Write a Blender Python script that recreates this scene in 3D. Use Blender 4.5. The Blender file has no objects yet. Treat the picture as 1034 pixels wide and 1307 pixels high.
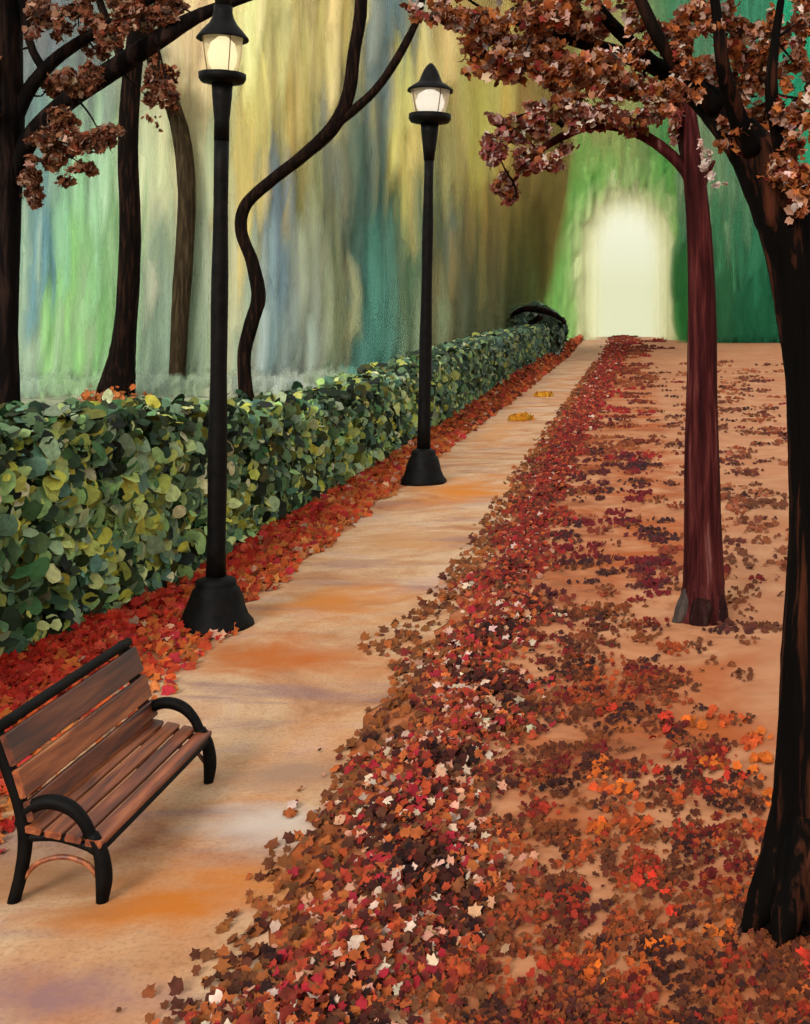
import bpy, math, random
import numpy as np
from mathutils import Vector, Matrix

rng = np.random.default_rng(7)
random.seed(7)
scene = bpy.context.scene
COL = scene.collection

# ------------------------------------------------------------------ view
CAMH = 3.0                       # eye height
F = 1500.0                       # focal length in photograph pixels
VX, VY = 800.0, 400.0            # vanishing point of the path in the photograph
W, HH = 1034.0, 1307.0
GAIN = 0.57                      # albedo of a surface relative to its sunlit look


def P(x, y, D):
    return np.array([(x - VX) * D / F, D, CAMH - (y - VY) * D / F])


def ground_D(y):
    return F * CAMH / (y - VY)


def lin(c, g=None):
    g = GAIN if g is None else g
    c = np.asarray(c, float) / 255.0
    l = np.where(c <= 0.04045, c / 12.92, ((c + 0.055) / 1.055) ** 2.4)
    return l * g


def smooth(a, b, x):
    t = np.clip((x - a) / (b - a), 0, 1)
    return t * t * (3 - 2 * t)


# ------------------------------------------------------------------ scene helpers
def link(o, parent=None):
    COL.objects.link(o)
    if parent is not None:
        o.parent = parent
    return o


def tag(o, label=None, cat=None, group=None, kind=None):
    if label: o['label'] = label
    if cat: o['category'] = cat
    if group: o['group'] = group
    if kind: o['kind'] = kind
    return o


def thing(name, loc, label, cat, group=None):
    o = bpy.data.objects.new(name, None)
    o.location = loc
    o.empty_display_size = 0.3
    link(o)
    return tag(o, label, cat, group)


def make_mesh(name, V, faces, mat, parent=None, cols=None, smooth_shade=False, loc=None):
    me = bpy.data.meshes.new(name)
    me.from_pydata([tuple(v) for v in V], [], [tuple(f) for f in faces])
    if cols is not None:
        a = me.color_attributes.new('Col', 'FLOAT_COLOR', 'POINT')
        c4 = np.ones((len(V), 4), np.float32)
        c4[:, :3] = cols
        a.data.foreach_set('color', c4.ravel())
    if smooth_shade:
        me.polygons.foreach_set('use_smooth', [True] * len(me.polygons))
    me.materials.append(mat)
    me.update()
    o = bpy.data.objects.new(name, me)
    link(o, parent)
    if parent is not None:
        # vertices are given in world space: bring them into the parent's space
        me.transform(Matrix.Translation(-Vector(parent_world(parent))))
    elif loc is not None:
        me.transform(Matrix.Translation(-Vector(loc)))
        o.location = loc
    return o


def parent_world(o):
    v = Vector((0, 0, 0))
    while o is not None:
        v += Vector(o.location)
        o = o.parent
    return v


# ------------------------------------------------------------------ materials
def new_mat(name):
    m = bpy.data.materials.new(name)
    m.use_nodes = True
    nt = m.node_tree
    b = nt.nodes['Principled BSDF']
    return m, nt, b


def N(nt, t, **kw):
    n = nt.nodes.new(t)
    for k, v in kw.items():
        setattr(n, k, v)
    return n


def noise(nt, scale, detail=4, rough=0.55, mapscale=None, coord='Object', dist=0.0):
    tc = N(nt, 'ShaderNodeTexCoord')
    mp = N(nt, 'ShaderNodeMapping')
    if mapscale: mp.inputs['Scale'].default_value = mapscale
    nt.links.new(tc.outputs[coord], mp.inputs['Vector'])
    n = N(nt, 'ShaderNodeTexNoise')
    n.inputs['Scale'].default_value = scale
    n.inputs['Detail'].default_value = detail
    n.inputs['Roughness'].default_value = rough
    n.inputs['Distortion'].default_value = dist
    nt.links.new(mp.outputs['Vector'], n.inputs['Vector'])
    return n


def ramp(nt, src, stops):
    r = N(nt, 'ShaderNodeValToRGB')
    el = r.color_ramp.elements
    while len(el) > 1: el.remove(el[0])
    el[0].position = stops[0][0]; el[0].color = (*stops[0][1], 1)
    for p, c in stops[1:]:
        e = el.new(p); e.color = (*c, 1)
    nt.links.new(src, r.inputs['Fac'])
    return r


def mix(nt, fac, a, b, mode='MIX'):
    m = N(nt, 'ShaderNodeMix', data_type='RGBA', blend_type=mode)
    for s, v in ((m.inputs[0], fac), (m.inputs[6], a), (m.inputs[7], b)):
        if hasattr(v, 'default_value') or hasattr(v, 'is_output'):
            nt.links.new(v, s)
        elif isinstance(v, (int, float)):
            s.default_value = v
        else:
            s.default_value = (*v, 1) if len(v) == 3 else v
    return m.outputs[2]


def bump(nt, b, src, strength=0.4, dist=0.02):
    bp = N(nt, 'ShaderNodeBump')
    bp.inputs['Strength'].default_value = strength
    bp.inputs['Distance'].default_value = dist
    nt.links.new(src, bp.inputs['Height'])
    nt.links.new(bp.outputs['Normal'], b.inputs['Normal'])


def leaf_material(name, transl=0.2, rough=0.75, nscale=14, namount=0.35, mscale=(1, 1, 1)):
    m, nt, b = new_mat(name)
    at = N(nt, 'ShaderNodeAttribute', attribute_name='Col')
    n = noise(nt, nscale, 3, 0.6, mscale)
    r = ramp(nt, n.outputs['Fac'], [(0.25, (1 - namount,) * 3), (0.75, (1 + namount * 0.4,) * 3)])
    c = mix(nt, 1.0, at.outputs['Color'], r.outputs['Color'], 'MULTIPLY')
    nt.links.new(c, b.inputs['Base Color'])
    b.inputs['Roughness'].default_value = rough
    b.inputs['Specular IOR Level'].default_value = 0.15
    if transl > 0:
        t = N(nt, 'ShaderNodeBsdfTranslucent')
        nt.links.new(c, t.inputs['Color'])
        ms = N(nt, 'ShaderNodeMixShader')
        ms.inputs[0].default_value = transl
        nt.links.new(b.outputs[0], ms.inputs[1])
        nt.links.new(t.outputs[0], ms.inputs[2])
        nt.links.new(ms.outputs[0], nt.nodes['Material Output'].inputs['Surface'])
    return m


def bark_material(name, stops, scale=6, mscale=(3, 3, 0.35), rough=0.85, bstr=0.6, bdist=0.03):
    m, nt, b = new_mat(name)
    n = noise(nt, scale, 6, 0.6, mscale, dist=0.4)
    r = ramp(nt, n.outputs['Fac'], stops)
    nt.links.new(r.outputs['Color'], b.inputs['Base Color'])
    b.inputs['Roughness'].default_value = rough
    b.inputs['Specular IOR Level'].default_value = 0.05
    bump(nt, b, n.outputs['Fac'], bstr, bdist)
    return m


M = {}
def wispy_material():
    m = leaf_material('hanging_foliage', 0.12, nscale=1.2, namount=0.06, mscale=(3, 1, 0.3))
    nt = m.node_tree
    out = nt.nodes['Material Output']
    src = out.inputs['Surface'].links[0].from_socket
    at = [n_ for n_ in nt.nodes if n_.type == 'ATTRIBUTE'][0]
    tr = N(nt, 'ShaderNodeBsdfTransparent')
    ms = N(nt, 'ShaderNodeMixShader')
    nt.links.new(at.outputs['Alpha'], ms.inputs[0])
    nt.links.new(tr.outputs[0], ms.inputs[1]); nt.links.new(src, ms.inputs[2])
    nt.links.new(ms.outputs[0], out.inputs['Surface'])
    return m


M['litter'] = leaf_material('dry_leaf', 0.12, nscale=22)
M['canopy'] = leaf_material('autumn_leaf', 0.25, nscale=18)
M['hedge_leaf'] = leaf_material('hedge_leaf', 0.1, rough=0.6, nscale=16, namount=0.45)
M['wood_leaf'] = wispy_material()
M['bark_black'] = bark_material('black_bark', [(0.35, lin((4, 3, 2))), (0.54, lin((12, 7, 5))), (0.68, lin((84, 44, 28)))], 4, (3.2, 3.2, 0.25))
M['bark_red'] = bark_material('red_bark', [(0.25, lin((22, 8, 8))), (0.46, lin((62, 22, 22))), (0.62, lin((98, 44, 42))), (0.78, lin((150, 108, 102)))], 5, (3, 3, 0.22))
M['bark_grey'] = bark_material('grey_bark', [(0.3, lin((58, 50, 46))), (0.6, lin((92, 80, 74))), (0.8, lin((128, 112, 104)))], 4)
M['bark_foot'] = bark_material('dark_foot_bark', [(0.3, lin((22, 12, 10))), (0.55, lin((50, 24, 22))), (0.8, lin((92, 72, 68)))], 4)
M['bark_brown'] = bark_material('brown_bark', [(0.25, lin((6, 4, 3))), (0.5, lin((20, 12, 8))), (0.78, lin((70, 42, 30)))], 3)
M['bark_left'] = bark_material('dark_grey_bark', [(0.25, lin((5, 4, 4))), (0.5, lin((16, 10, 9))), (0.76, lin((66, 46, 38)))], 3)
M['bark_pale'] = bark_material('olive_bark', [(0.25, lin((34, 26, 18))), (0.5, lin((62, 50, 34))), (0.8, lin((104, 88, 62)))], 3)


def iron_material():
    m, nt, b = new_mat('black_iron')
    n = noise(nt, 9, 5, 0.6)
    r = ramp(nt, n.outputs['Fac'], [(0.35, (0.0012, 0.001, 0.001)), (0.7, (0.005, 0.004, 0.0035))])
    nt.links.new(r.outputs['Color'], b.inputs['Base Color'])
    b.inputs['Roughness'].default_value = 0.6
    b.inputs['Specular IOR Level'].default_value = 0.08
    bump(nt, b, n.outputs['Fac'], 0.3, 0.01)
    return m


M['iron'] = iron_material()


def slat_material():
    m, nt, b = new_mat('stained_wood')
    oi = N(nt, 'ShaderNodeObjectInfo')
    n = noise(nt, 2.6, 4, 0.55, (7, 0.5, 7), dist=0.5)
    r = ramp(nt, n.outputs['Fac'], [(0.28, lin((44, 20, 10))), (0.42, lin((118, 56, 26))), (0.58, lin((172, 94, 48))), (0.76, lin((226, 152, 96)))])
    r2 = ramp(nt, oi.outputs['Random'], [(0.0, (0.45, 0.34, 0.32)), (0.35, (0.9, 0.72, 0.66)), (0.7, (1.05, 0.95, 0.85)), (1.0, (1.2, 1.12, 1.0))])
    c = mix(nt, 1.0, r.outputs['Color'], r2.outputs['Color'], 'MULTIPLY')
    nt.links.new(c, b.inputs['Base Color'])
    b.inputs['Roughness'].default_value = 0.5
    bump(nt, b, n.outputs['Fac'], 0.3, 0.006)
    return m


M['slat'] = slat_material()


def emit_material(name, col, strength):
    m = bpy.data.materials.new(name); m.use_nodes = True
    nt = m.node_tree; nt.nodes.clear()
    e = N(nt, 'ShaderNodeEmission'); e.inputs[0].default_value = (*col, 1); e.inputs[1].default_value = strength
    o = N(nt, 'ShaderNodeOutputMaterial'); nt.links.new(e.outputs[0], o.inputs[0])
    return m


def shade_material(name, col, clear):
    m, nt, b = new_mat(name)
    b.inputs['Base Color'].default_value = (*col, 1)
    b.inputs['Roughness'].default_value = 0.3
    n = noise(nt, 12, 3, 0.6, (1, 1, 0.2))
    r = ramp(nt, n.outputs['Fac'], [(0.3, tuple(0.7 * c for c in col)), (0.7, col)])
    nt.links.new(r.outputs['Color'], b.inputs['Base Color'])
    t = N(nt, 'ShaderNodeBsdfTransparent')
    tl = N(nt, 'ShaderNodeBsdfTranslucent'); tl.inputs[0].default_value = (*col, 1)
    m1 = N(nt, 'ShaderNodeMixShader'); m1.inputs[0].default_value = 0.6
    nt.links.new(b.outputs[0], m1.inputs[1]); nt.links.new(tl.outputs[0], m1.inputs[2])
    m2 = N(nt, 'ShaderNodeMixShader'); m2.inputs[0].default_value = clear
    nt.links.new(m1.outputs[0], m2.inputs[1]); nt.links.new(t.outputs[0], m2.inputs[2])
    nt.links.new(m2.outputs[0], nt.nodes['Material Output'].inputs['Surface'])
    return m


# ------------------------------------------------------------------ leaf clouds
def leaf_cloud(name, C, U, Vv, size, cols, mat, parent=None, kind='ragged', cup=0.15, aspect=None, nv=8):
    nv = 12 if kind == 'ragged' else nv
    """one mesh of many leaf faces: centres C, in-plane axes U and Vv, half sizes."""
    n = len(C)
    C = np.asarray(C); U = np.asarray(U); Vv = np.asarray(Vv); size = np.asarray(size)
    asp = np.ones(n) if aspect is None else np.asarray(aspect)
    ang = np.linspace(0, 2 * np.pi, nv, endpoint=False)[None, :] + rng.uniform(-0.22, 0.22, (n, nv))
    if kind == 'ragged':
        rad = np.where((np.arange(nv) % 2 == 0)[None, :], rng.uniform(0.78, 1.18, (n, nv)), rng.uniform(0.5, 0.85, (n, nv)))
    elif kind == 'round':
        rad = rng.uniform(0.86, 1.06, (n, nv))
    else:
        rad = rng.uniform(0.6, 1.1, (n, nv))
    a = (np.cos(ang) * rad * (size * asp)[:, None])[..., None] * U[:, None, :]
    b = (np.sin(ang) * rad * size[:, None])[..., None] * Vv[:, None, :]
    Nn = np.cross(U, Vv)
    rim = C[:, None, :] + a + b + (rng.uniform(-1, 1, (n, nv)) * size[:, None] * cup)[..., None] * Nn[:, None, :]
    ctr = C + Nn * (size * cup * rng.uniform(-1, 1.2, n))[:, None]
    V = np.concatenate([ctr[:, None, :], rim], axis=1).reshape(-1, 3)
    base = (np.arange(n) * (nv + 1))[:, None]
    k = np.arange(nv)
    tri = np.stack([np.broadcast_to(base, (n, nv)), base + 1 + k[None, :], base + 1 + ((k + 1) % nv)[None, :]], axis=-1).reshape(-1, 3)
    cc = np.repeat(cols, nv + 1, axis=0)
    return tri_mesh(name, V, tri, cc, mat, parent)


def tri_mesh(name, V, tri, cols, mat, parent=None, alpha=None):
    off = Vector((0, 0, 0)) if parent is None else parent_world(parent)
    V = V - np.array(off)[None, :]
    me = bpy.data.meshes.new(name)
    k = tri.shape[1]
    me.vertices.add(len(V)); me.vertices.foreach_set('co', V.astype(np.float32).ravel())
    me.loops.add(tri.size); me.loops.foreach_set('vertex_index', tri.astype(np.int32).ravel())
    me.polygons.add(len(tri)); me.polygons.foreach_set('loop_start', np.arange(0, tri.size, k, dtype=np.int32))
    a = me.color_attributes.new('Col', 'FLOAT_COLOR', 'POINT')
    c4 = np.ones((len(V), 4), np.float32); c4[:, :3] = cols
    if alpha is not None: c4[:, 3] = alpha
    a.data.foreach_set('color', c4.ravel())
    me.materials.append(mat)
    me.update(calc_edges=True)
    me.validate()
    o = bpy.data.objects.new(name, me)
    link(o, parent)
    return o


def unit(v):
    return v / np.maximum(np.linalg.norm(v, axis=-1, keepdims=True), 1e-9)


def axes_from_normal(Nm, spin=None):
    n = len(Nm)
    t = unit(np.cross(Nm, rng.normal(size=(n, 3))))
    return t, np.cross(Nm, t)


def pick(palette, weights, n, jit=0.12):
    pal = np.array([lin(c) for c in palette])
    w = np.array(weights, float); w /= w.sum()
    c = pal[rng.choice(len(pal), n, p=w)]
    c = c * (1 + rng.normal(0, jit, (n, 1))) * (1 + rng.normal(0, jit * 0.4, (n, 3)))
    return np.clip(c, 0.003, 0.85)


# ------------------------------------------------------------------ tubes
def catmull(pts, per):
    pts = np.asarray(pts, float)
    p = np.vstack([2 * pts[0] - pts[1], pts, 2 * pts[-1] - pts[-2]])
    out = []
    for i in range(1, len(p) - 2):
        for t in np.linspace(0, 1, per, endpoint=False):
            a, b, c, d = p[i - 1], p[i], p[i + 1], p[i + 2]
            out.append(0.5 * ((2 * b) + (-a + c) * t + (2 * a - 5 * b + 4 * c - d) * t ** 2 + (-a + 3 * b - 3 * c + d) * t ** 3))
    out.append(pts[-1])
    return np.array(out)


def tube_data(pts4, sides=14, per=8, rough=0.06, seed=0, lobes=0.0):
    """pts4: rows of x, y, z, radius."""
    r_ = np.random.default_rng(seed)
    c = catmull(pts4, per)
    ctr, rad = c[:, :3], np.maximum(c[:, 3], 0.002)
    tang = unit(np.gradient(ctr, axis=0))
    span = np.abs(ctr[-1] - ctr[0])
    ref = np.array([0, 0, 1.0]) if span[1] > 2 * max(span[0], span[2]) else np.array([0, 1, 0.0])
    V = []
    ph = r_.uniform(0, 6.28, 6)
    for i in range(len(ctr)):
        t = tang[i]
        u = np.cross(ref, t); u /= max(np.linalg.norm(u), 1e-6)
        v = np.cross(t, u)
        for k in range(sides):
            a = 2 * np.pi * k / sides
            w = 1 + rough * (math.sin(3 * a + ph[0] + i * 0.21) + 0.7 * math.sin(5 * a + ph[1] - i * 0.13) + 0.6 * math.sin(2 * a + ph[2] + i * 0.5)) * 0.6 + rough * r_.normal() * 0.25
            V.append(ctr[i] + rad[i] * w * (math.cos(a) * u + math.sin(a) * v))
    Fc = []
    for i in range(len(ctr) - 1):
        for k in range(sides):
            k2 = (k + 1) % sides
            Fc.append((i * sides + k, i * sides + k2, (i + 1) * sides + k2, (i + 1) * sides + k))
    n = len(V)
    V.append(ctr[0]); V.append(ctr[-1])
    for k in range(sides):
        k2 = (k + 1) % sides
        Fc.append((n, k2, k))
        Fc.append((n + 1, (len(ctr) - 1) * sides + k, (len(ctr) - 1) * sides + k2))
    return V, Fc


def tube(name, pts4, mat, parent, **kw):
    V, Fc = tube_data(pts4, **kw)
    return make_mesh(name, V, Fc, mat, parent, smooth_shade=True)


def multi_tube(name, list_pts, mat, parent, **kw):
    V, Fc = [], []
    for i, p in enumerate(list_pts):
        v, f = tube_data(p, seed=i * 7 + 3, **kw)
        o = len(V); V += v
        Fc += [tuple(q + o for q in ff) for ff in f]
    return make_mesh(name, V, Fc, mat, parent, smooth_shade=True)


def px_path(rows):
    """rows of photo x, photo y, distance, half width in photo pixels -> x, y, z, radius in metres."""
    return [(*P(x, y, D), r * D / F) for x, y, D, r in rows]


def lathe(name, prof, mat, parent, base, lean=(0, 0), sides=28, rough=0.0, seed=1):
    r_ = np.random.default_rng(seed)
    V, Fc = [], []
    for i, (r, z) in enumerate(prof):
        for k in range(sides):
            a = 2 * np.pi * k / sides
            rr = r * (1 + rough * r_.normal())
            V.append((base[0] + lean[0] * z + rr * math.cos(a), base[1] + lean[1] * z + rr * math.sin(a), base[2] + z))
    for i in range(len(prof) - 1):
        for k in range(sides):
            k2 = (k + 1) % sides
            Fc.append((i * sides + k, i * sides + k2, (i + 1) * sides + k2, (i + 1) * sides + k))
    n = len(V)
    V.append((base[0] + lean[0] * prof[0][1], base[1], base[2] + prof[0][1])); V.append((base[0] + lean[0] * prof[-1][1], base[1], base[2] + prof[-1][1]))
    for k in range(sides):
        k2 = (k + 1) % sides
        Fc.append((n, k2, k)); Fc.append((n + 1, (len(prof) - 1) * sides + k, (len(prof) - 1) * sides + k2))
    return make_mesh(name, V, Fc, mat, parent, smooth_shade=True)


# ------------------------------------------------------------------ world and light
SUN_EL, SUN_AZ = math.radians(30), math.radians(-160)   # azimuth from +Y towards +X
w = bpy.data.worlds.new('World'); scene.world = w; w.use_nodes = True
nt = w.node_tree
bg = nt.nodes['Background']
sky = N(nt, 'ShaderNodeTexSky', sky_type='NISHITA')
sky.sun_disc = False; sky.sun_elevation = SUN_EL; sky.sun_rotation = SUN_AZ
sky.air_density = 1.0; sky.dust_density = 5.0; sky.ozone_density = 0.6
tc = N(nt, 'ShaderNodeTexCoord')
sep = N(nt, 'ShaderNodeSeparateXYZ'); nt.links.new(tc.outputs['Generated'], sep.inputs[0])
mx = N(nt, 'ShaderNodeMath', operation='MAXIMUM'); mx.inputs[1].default_value = 0.03
nt.links.new(sep.outputs['Z'], mx.inputs[0])
cmb = N(nt, 'ShaderNodeCombineXYZ')
nt.links.new(sep.outputs['X'], cmb.inputs['X']); nt.links.new(sep.outputs['Y'], cmb.inputs['Y']); nt.links.new(mx.outputs[0], cmb.inputs['Z'])
nt.links.new(cmb.outputs[0], sky.inputs['Vector'])
hz = mix(nt, 0.85, sky.outputs['Color'], (8.3, 8.2, 7.7))       # high thin cloud: warm cream overcast
mr = N(nt, 'ShaderNodeMapRange'); mr.inputs[1].default_value = 0.02; mr.inputs[2].default_value = 0.22
nt.links.new(sep.outputs['Z'], mr.inputs[0])
hz = mix(nt, mr.outputs[0], (4.65, 4.7, 3.05), hz)               # thicker yellow mist along the horizon
nt.links.new(hz, bg.inputs['Color'])
bg.inputs['Strength'].default_value = 0.11

sl = bpy.data.lights.new('sun', 'SUN'); sl.energy = 1.9; sl.angle = math.radians(20); sl.color = (1.0, 0.965, 0.92)
so = bpy.data.objects.new('sun', sl); link(so)
sd = Vector((math.sin(SUN_AZ) * math.cos(SUN_EL), math.cos(SUN_AZ) * math.cos(SUN_EL), math.sin(SUN_EL)))
so.rotation_euler = sd.to_track_quat('Z', 'Y').to_euler()
so.location = (-8, -8, 14)

cam = bpy.data.cameras.new('camera'); co = bpy.data.objects.new('camera', cam); link(co)
co.location = (0, 0, CAMH); co.rotation_euler = (math.radians(90), 0, 0)
cam.sensor_fit = 'VERTICAL'; cam.sensor_height = 36; cam.lens = F / HH * 36
cam.shift_x = (W / 2 - VX) / HH; cam.shift_y = -(HH / 2 - VY) / HH
cam.clip_start = 0.1; cam.clip_end = 6000
scene.camera = co
scene.view_settings.view_transform = 'Standard'; scene.view_settings.look = 'None'
scene.view_settings.exposure = 0.62; scene.view_settings.gamma = 1.0

# ------------------------------------------------------------------ ground and path
CREST = 150.0


def ground_z(x, y):
    return -0.055 * min(max(0.0, y - CREST), 2850.0)


def ground_material():
    m, nt, b = new_mat('leafy_earth')
    n1 = noise(nt, 0.9, 5, 0.6, (0.8, 0.7, 1), dist=1.0)
    r1 = ramp(nt, n1.outputs['Fac'], [(0.25, lin((146, 82, 50))), (0.42, lin((190, 118, 78))), (0.58, lin((212, 148, 106))), (0.78, lin((226, 176, 136)))])
    n2 = noise(nt, 3.0, 6, 0.65, (0.6, 0.8, 1), dist=0.8)
    r2 = ramp(nt, n2.outputs['Fac'], [(0.3, (0.62, 0.5, 0.42)), (0.5, (1, 0.96, 0.92)), (0.75, (1.1, 1.08, 1.06))])
    c = mix(nt, 1.0, r1.outputs['Color'], r2.outputs['Color'], 'MULTIPLY')
    n3 = noise(nt, 0.55, 4, 0.6, (0.7, 0.9, 1), dist=1.2)
    r3 = ramp(nt, n3.outputs['Fac'], [(0.48, (0, 0, 0)), (0.64, (1, 1, 1))])
    c = mix(nt, r3.outputs['Color'], c, lin((186, 96, 48)))
    # bare pale strip along the right
    geo0 = N(nt, 'ShaderNodeNewGeometry'); s0 = N(nt, 'ShaderNodeSeparateXYZ'); nt.links.new(geo0.outputs['Position'], s0.inputs[0])
    a0 = N(nt, 'ShaderNodeMath', operation='MULTIPLY_ADD'); a0.inputs[1].default_value = 0.8
    nt.links.new(n1.outputs['Fac'], a0.inputs[0]); nt.links.new(s0.outputs['X'], a0.inputs[2])
    m0 = N(nt, 'ShaderNodeMapRange'); m0.inputs[1].default_value = 1.15; m0.inputs[2].default_value = 1.65; m0.inputs[4].default_value = 0.4
    nt.links.new(a0.outputs[0], m0.inputs[0])
    c = mix(nt, m0.outputs[0], c, lin((214, 164, 124)))
    # pale moss beyond the hedge
    geo = N(nt, 'ShaderNodeNewGeometry'); sx = N(nt, 'ShaderNodeSeparateXYZ'); nt.links.new(geo.outputs['Position'], sx.inputs[0])
    mr = N(nt, 'ShaderNodeMapRange'); mr.inputs[1].default_value = -5.2; mr.inputs[2].default_value = -6.2
    nt.links.new(sx.outputs['X'], mr.inputs[0])
    n4 = noise(nt, 1.3, 4)
    r4 = ramp(nt, n4.outputs['Fac'], [(0.3, lin((120, 140, 100))), (0.7, lin((206, 204, 176)))])
    c = mix(nt, mr.outputs[0], c, r4.outputs['Color'])
    nt.links.new(c, b.inputs['Base Color'])
    b.inputs['Roughness'].default_value = 0.95; b.inputs['Specular IOR Level'].default_value = 0.1
    bump(nt, b, n2.outputs['Fac'], 0.5, 0.03)
    return m


def path_material():
    m, nt, b = new_mat('worn_path')
    n1 = noise(nt, 0.85, 5, 0.6, (0.7, 0.85, 1), dist=1.2)
    r1 = ramp(nt, n1.outputs['Fac'], [(0.28, lin((170, 114, 82))), (0.42, lin((212, 158, 114))), (0.56, lin((230, 190, 148))), (0.72, lin((222, 184, 160)))])
    n2 = noise(nt, 2.6, 9, 0.72, (0.8, 0.9, 1), dist=0.3)
    r2 = ramp(nt, n2.outputs['Fac'], [(0.3, (0.78, 0.7, 0.66)), (0.5, (1, 0.98, 0.97)), (0.72, (1.1, 1.09, 1.08))])
    c = mix(nt, 1.0, r1.outputs['Color'], r2.outputs['Color'], 'MULTIPLY')
    n3 = noise(nt, 0.62, 4, 0.62, (0.7, 0.8, 1), dist=1.2)
    r3 = ramp(nt, n3.outputs['Fac'], [(0.49, (0, 0, 0)), (0.63, (0.35, 0.35, 0.35))])
    c = mix(nt, r3.outputs['Color'], c, lin((216, 122, 46)))
    n5 = noise(nt, 0.9, 4, 0.6, (0.5, 1.6, 3), dist=0.6)
    r5 = ramp(nt, n5.outputs['Fac'], [(0.55, (0, 0, 0)), (0.68, (0.7, 0.7, 0.7))])
    c = mix(nt, r5.outputs['Color'], c, lin((168, 132, 126)))
    n7 = noise(nt, 38, 3, 0.7)
    r7 = ramp(nt, n7.outputs['Fac'], [(0.32, (0.78, 0.74, 0.72)), (0.5, (1, 1, 1)), (0.7, (1.06, 1.06, 1.06))])
    c = mix(nt, 1.0, c, r7.outputs['Color'], 'MULTIPLY')
    # stains left by rotted leaves: orange ones and grey mauve ones, each with a ragged outline
    geo = N(nt, 'ShaderNodeNewGeometry')
    ns = noise(nt, 1.6, 6, 0.65, (0.6, 0.9, 1), dist=0.6)
    for (sx_, sy_, rx_, ry_, colr, amt) in ((-2.35, 6.05, 0.75, 0.38, (214, 124, 44), 1.0), (-3.2, 10.3, 0.75, 0.7, (206, 112, 46), 0.95), (-2.95, 12.2, 0.7, 0.9, (218, 134, 56), 0.9), (-2.7, 20.0, 0.9, 1.6, (226, 138, 52), 1.0), (-3.0, 15.5, 0.7, 1.0, (212, 150, 90), 0.7), (-3.3, 30.0, 0.6, 3.0, (226, 160, 100), 0.8),
                                       (-2.6, 5.15, 0.8, 0.28, (164, 122, 122), 0.85), (-2.2, 7.7, 0.6, 0.35, (172, 136, 112), 0.8), (-2.1, 6.9, 0.5, 0.3, (226, 208, 194), 0.8), (-2.9, 6.2, 0.5, 0.3, (176, 128, 92), 0.7)):
        sb = N(nt, 'ShaderNodeVectorMath', operation='SUBTRACT'); sb.inputs[1].default_value = (sx_, sy_, 0)
        nt.links.new(geo.outputs['Position'], sb.inputs[0])
        ml = N(nt, 'ShaderNodeVectorMath', operation='MULTIPLY'); ml.inputs[1].default_value = (1 / rx_, 1 / ry_, 0)
        nt.links.new(sb.outputs[0], ml.inputs[0])
        ln_ = N(nt, 'ShaderNodeVectorMath', operation='LENGTH'); nt.links.new(ml.outputs[0], ln_.inputs[0])
        ad = N(nt, 'ShaderNodeMath', operation='MULTIPLY_ADD'); ad.inputs[1].default_value = 3.2
        nt.links.new(ns.outputs['Fac'], ad.inputs[0]); nt.links.new(ln_.outputs['Value'], ad.inputs[2])
        mp_ = N(nt, 'ShaderNodeMapRange'); mp_.inputs[1].default_value = 2.75; mp_.inputs[2].default_value = 1.7; mp_.inputs[3].default_value = 0.0; mp_.inputs[4].default_value = amt
        nt.links.new(ad.outputs[0], mp_.inputs[0])
        c = mix(nt, mp_.outputs[0], c, lin(colr))
    nt.links.new(c, b.inputs['Base Color'])
    b.inputs['Roughness'].default_value = 0.9; b.inputs['Specular IOR Level'].default_value = 0.15
    bump(nt, b, n2.outputs['Fac'], 0.4, 0.02)
    return m


ys = [-40, -10] + list(np.linspace(0, CREST, 60)) + list(np.linspace(CREST + 3, 300, 14)) + [340, 380]
xs = [-220, -120, -60, -30, -15, -8, -4, 0, 4, 8, 15, 30, 60, 120, 220]
V, Fc = [], []
for y in ys:
    for x in xs:
        V.append((x, y, ground_z(x, y)))
for i in range(len(ys) - 1):
    for j in range(len(xs) - 1):
        a = i * len(xs) + j
        Fc.append((a, a + 1, a + len(xs) + 1, a + len(xs)))
tag(make_mesh('ground', V, Fc, ground_material(), smooth_shade=True), kind='structure')

PL, PR = -3.95, -1.80             # path edges
V, Fc = [], []
ys = list(np.geomspace(2.2, CREST, 150)) + list(np.linspace(CREST + 3, 175, 8))
for i, y in enumerate(ys):
    wl = 0.10 * math.sin(y * 1.3) + 0.07 * math.sin(y * 3.1 + 1) + 0.05 * math.sin(y * 7.7)
    wr = 0.08 * math.sin(y * 1.1 + 2) + 0.06 * math.sin(y * 2.7) + 0.04 * math.sin(y * 8.3 + 1)
    z = ground_z(0, y) + 0.006 + 0.00012 * y
    L, R = PL + wl - 1.9 * smooth(30, 120, y), PR + wr + 0.5 * smooth(40, 120, y)
    for t in (0, 0.33, 0.66, 1.0):
        V.append((L + (R - L) * t, y, z))
for i in range(len(ys) - 1):
    for j in range(3):
        a = i * 4 + j
        Fc.append((a, a + 1, a + 5, a + 4))
tag(make_mesh('path', V, Fc, path_material(), smooth_shade=True), kind='structure')

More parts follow.
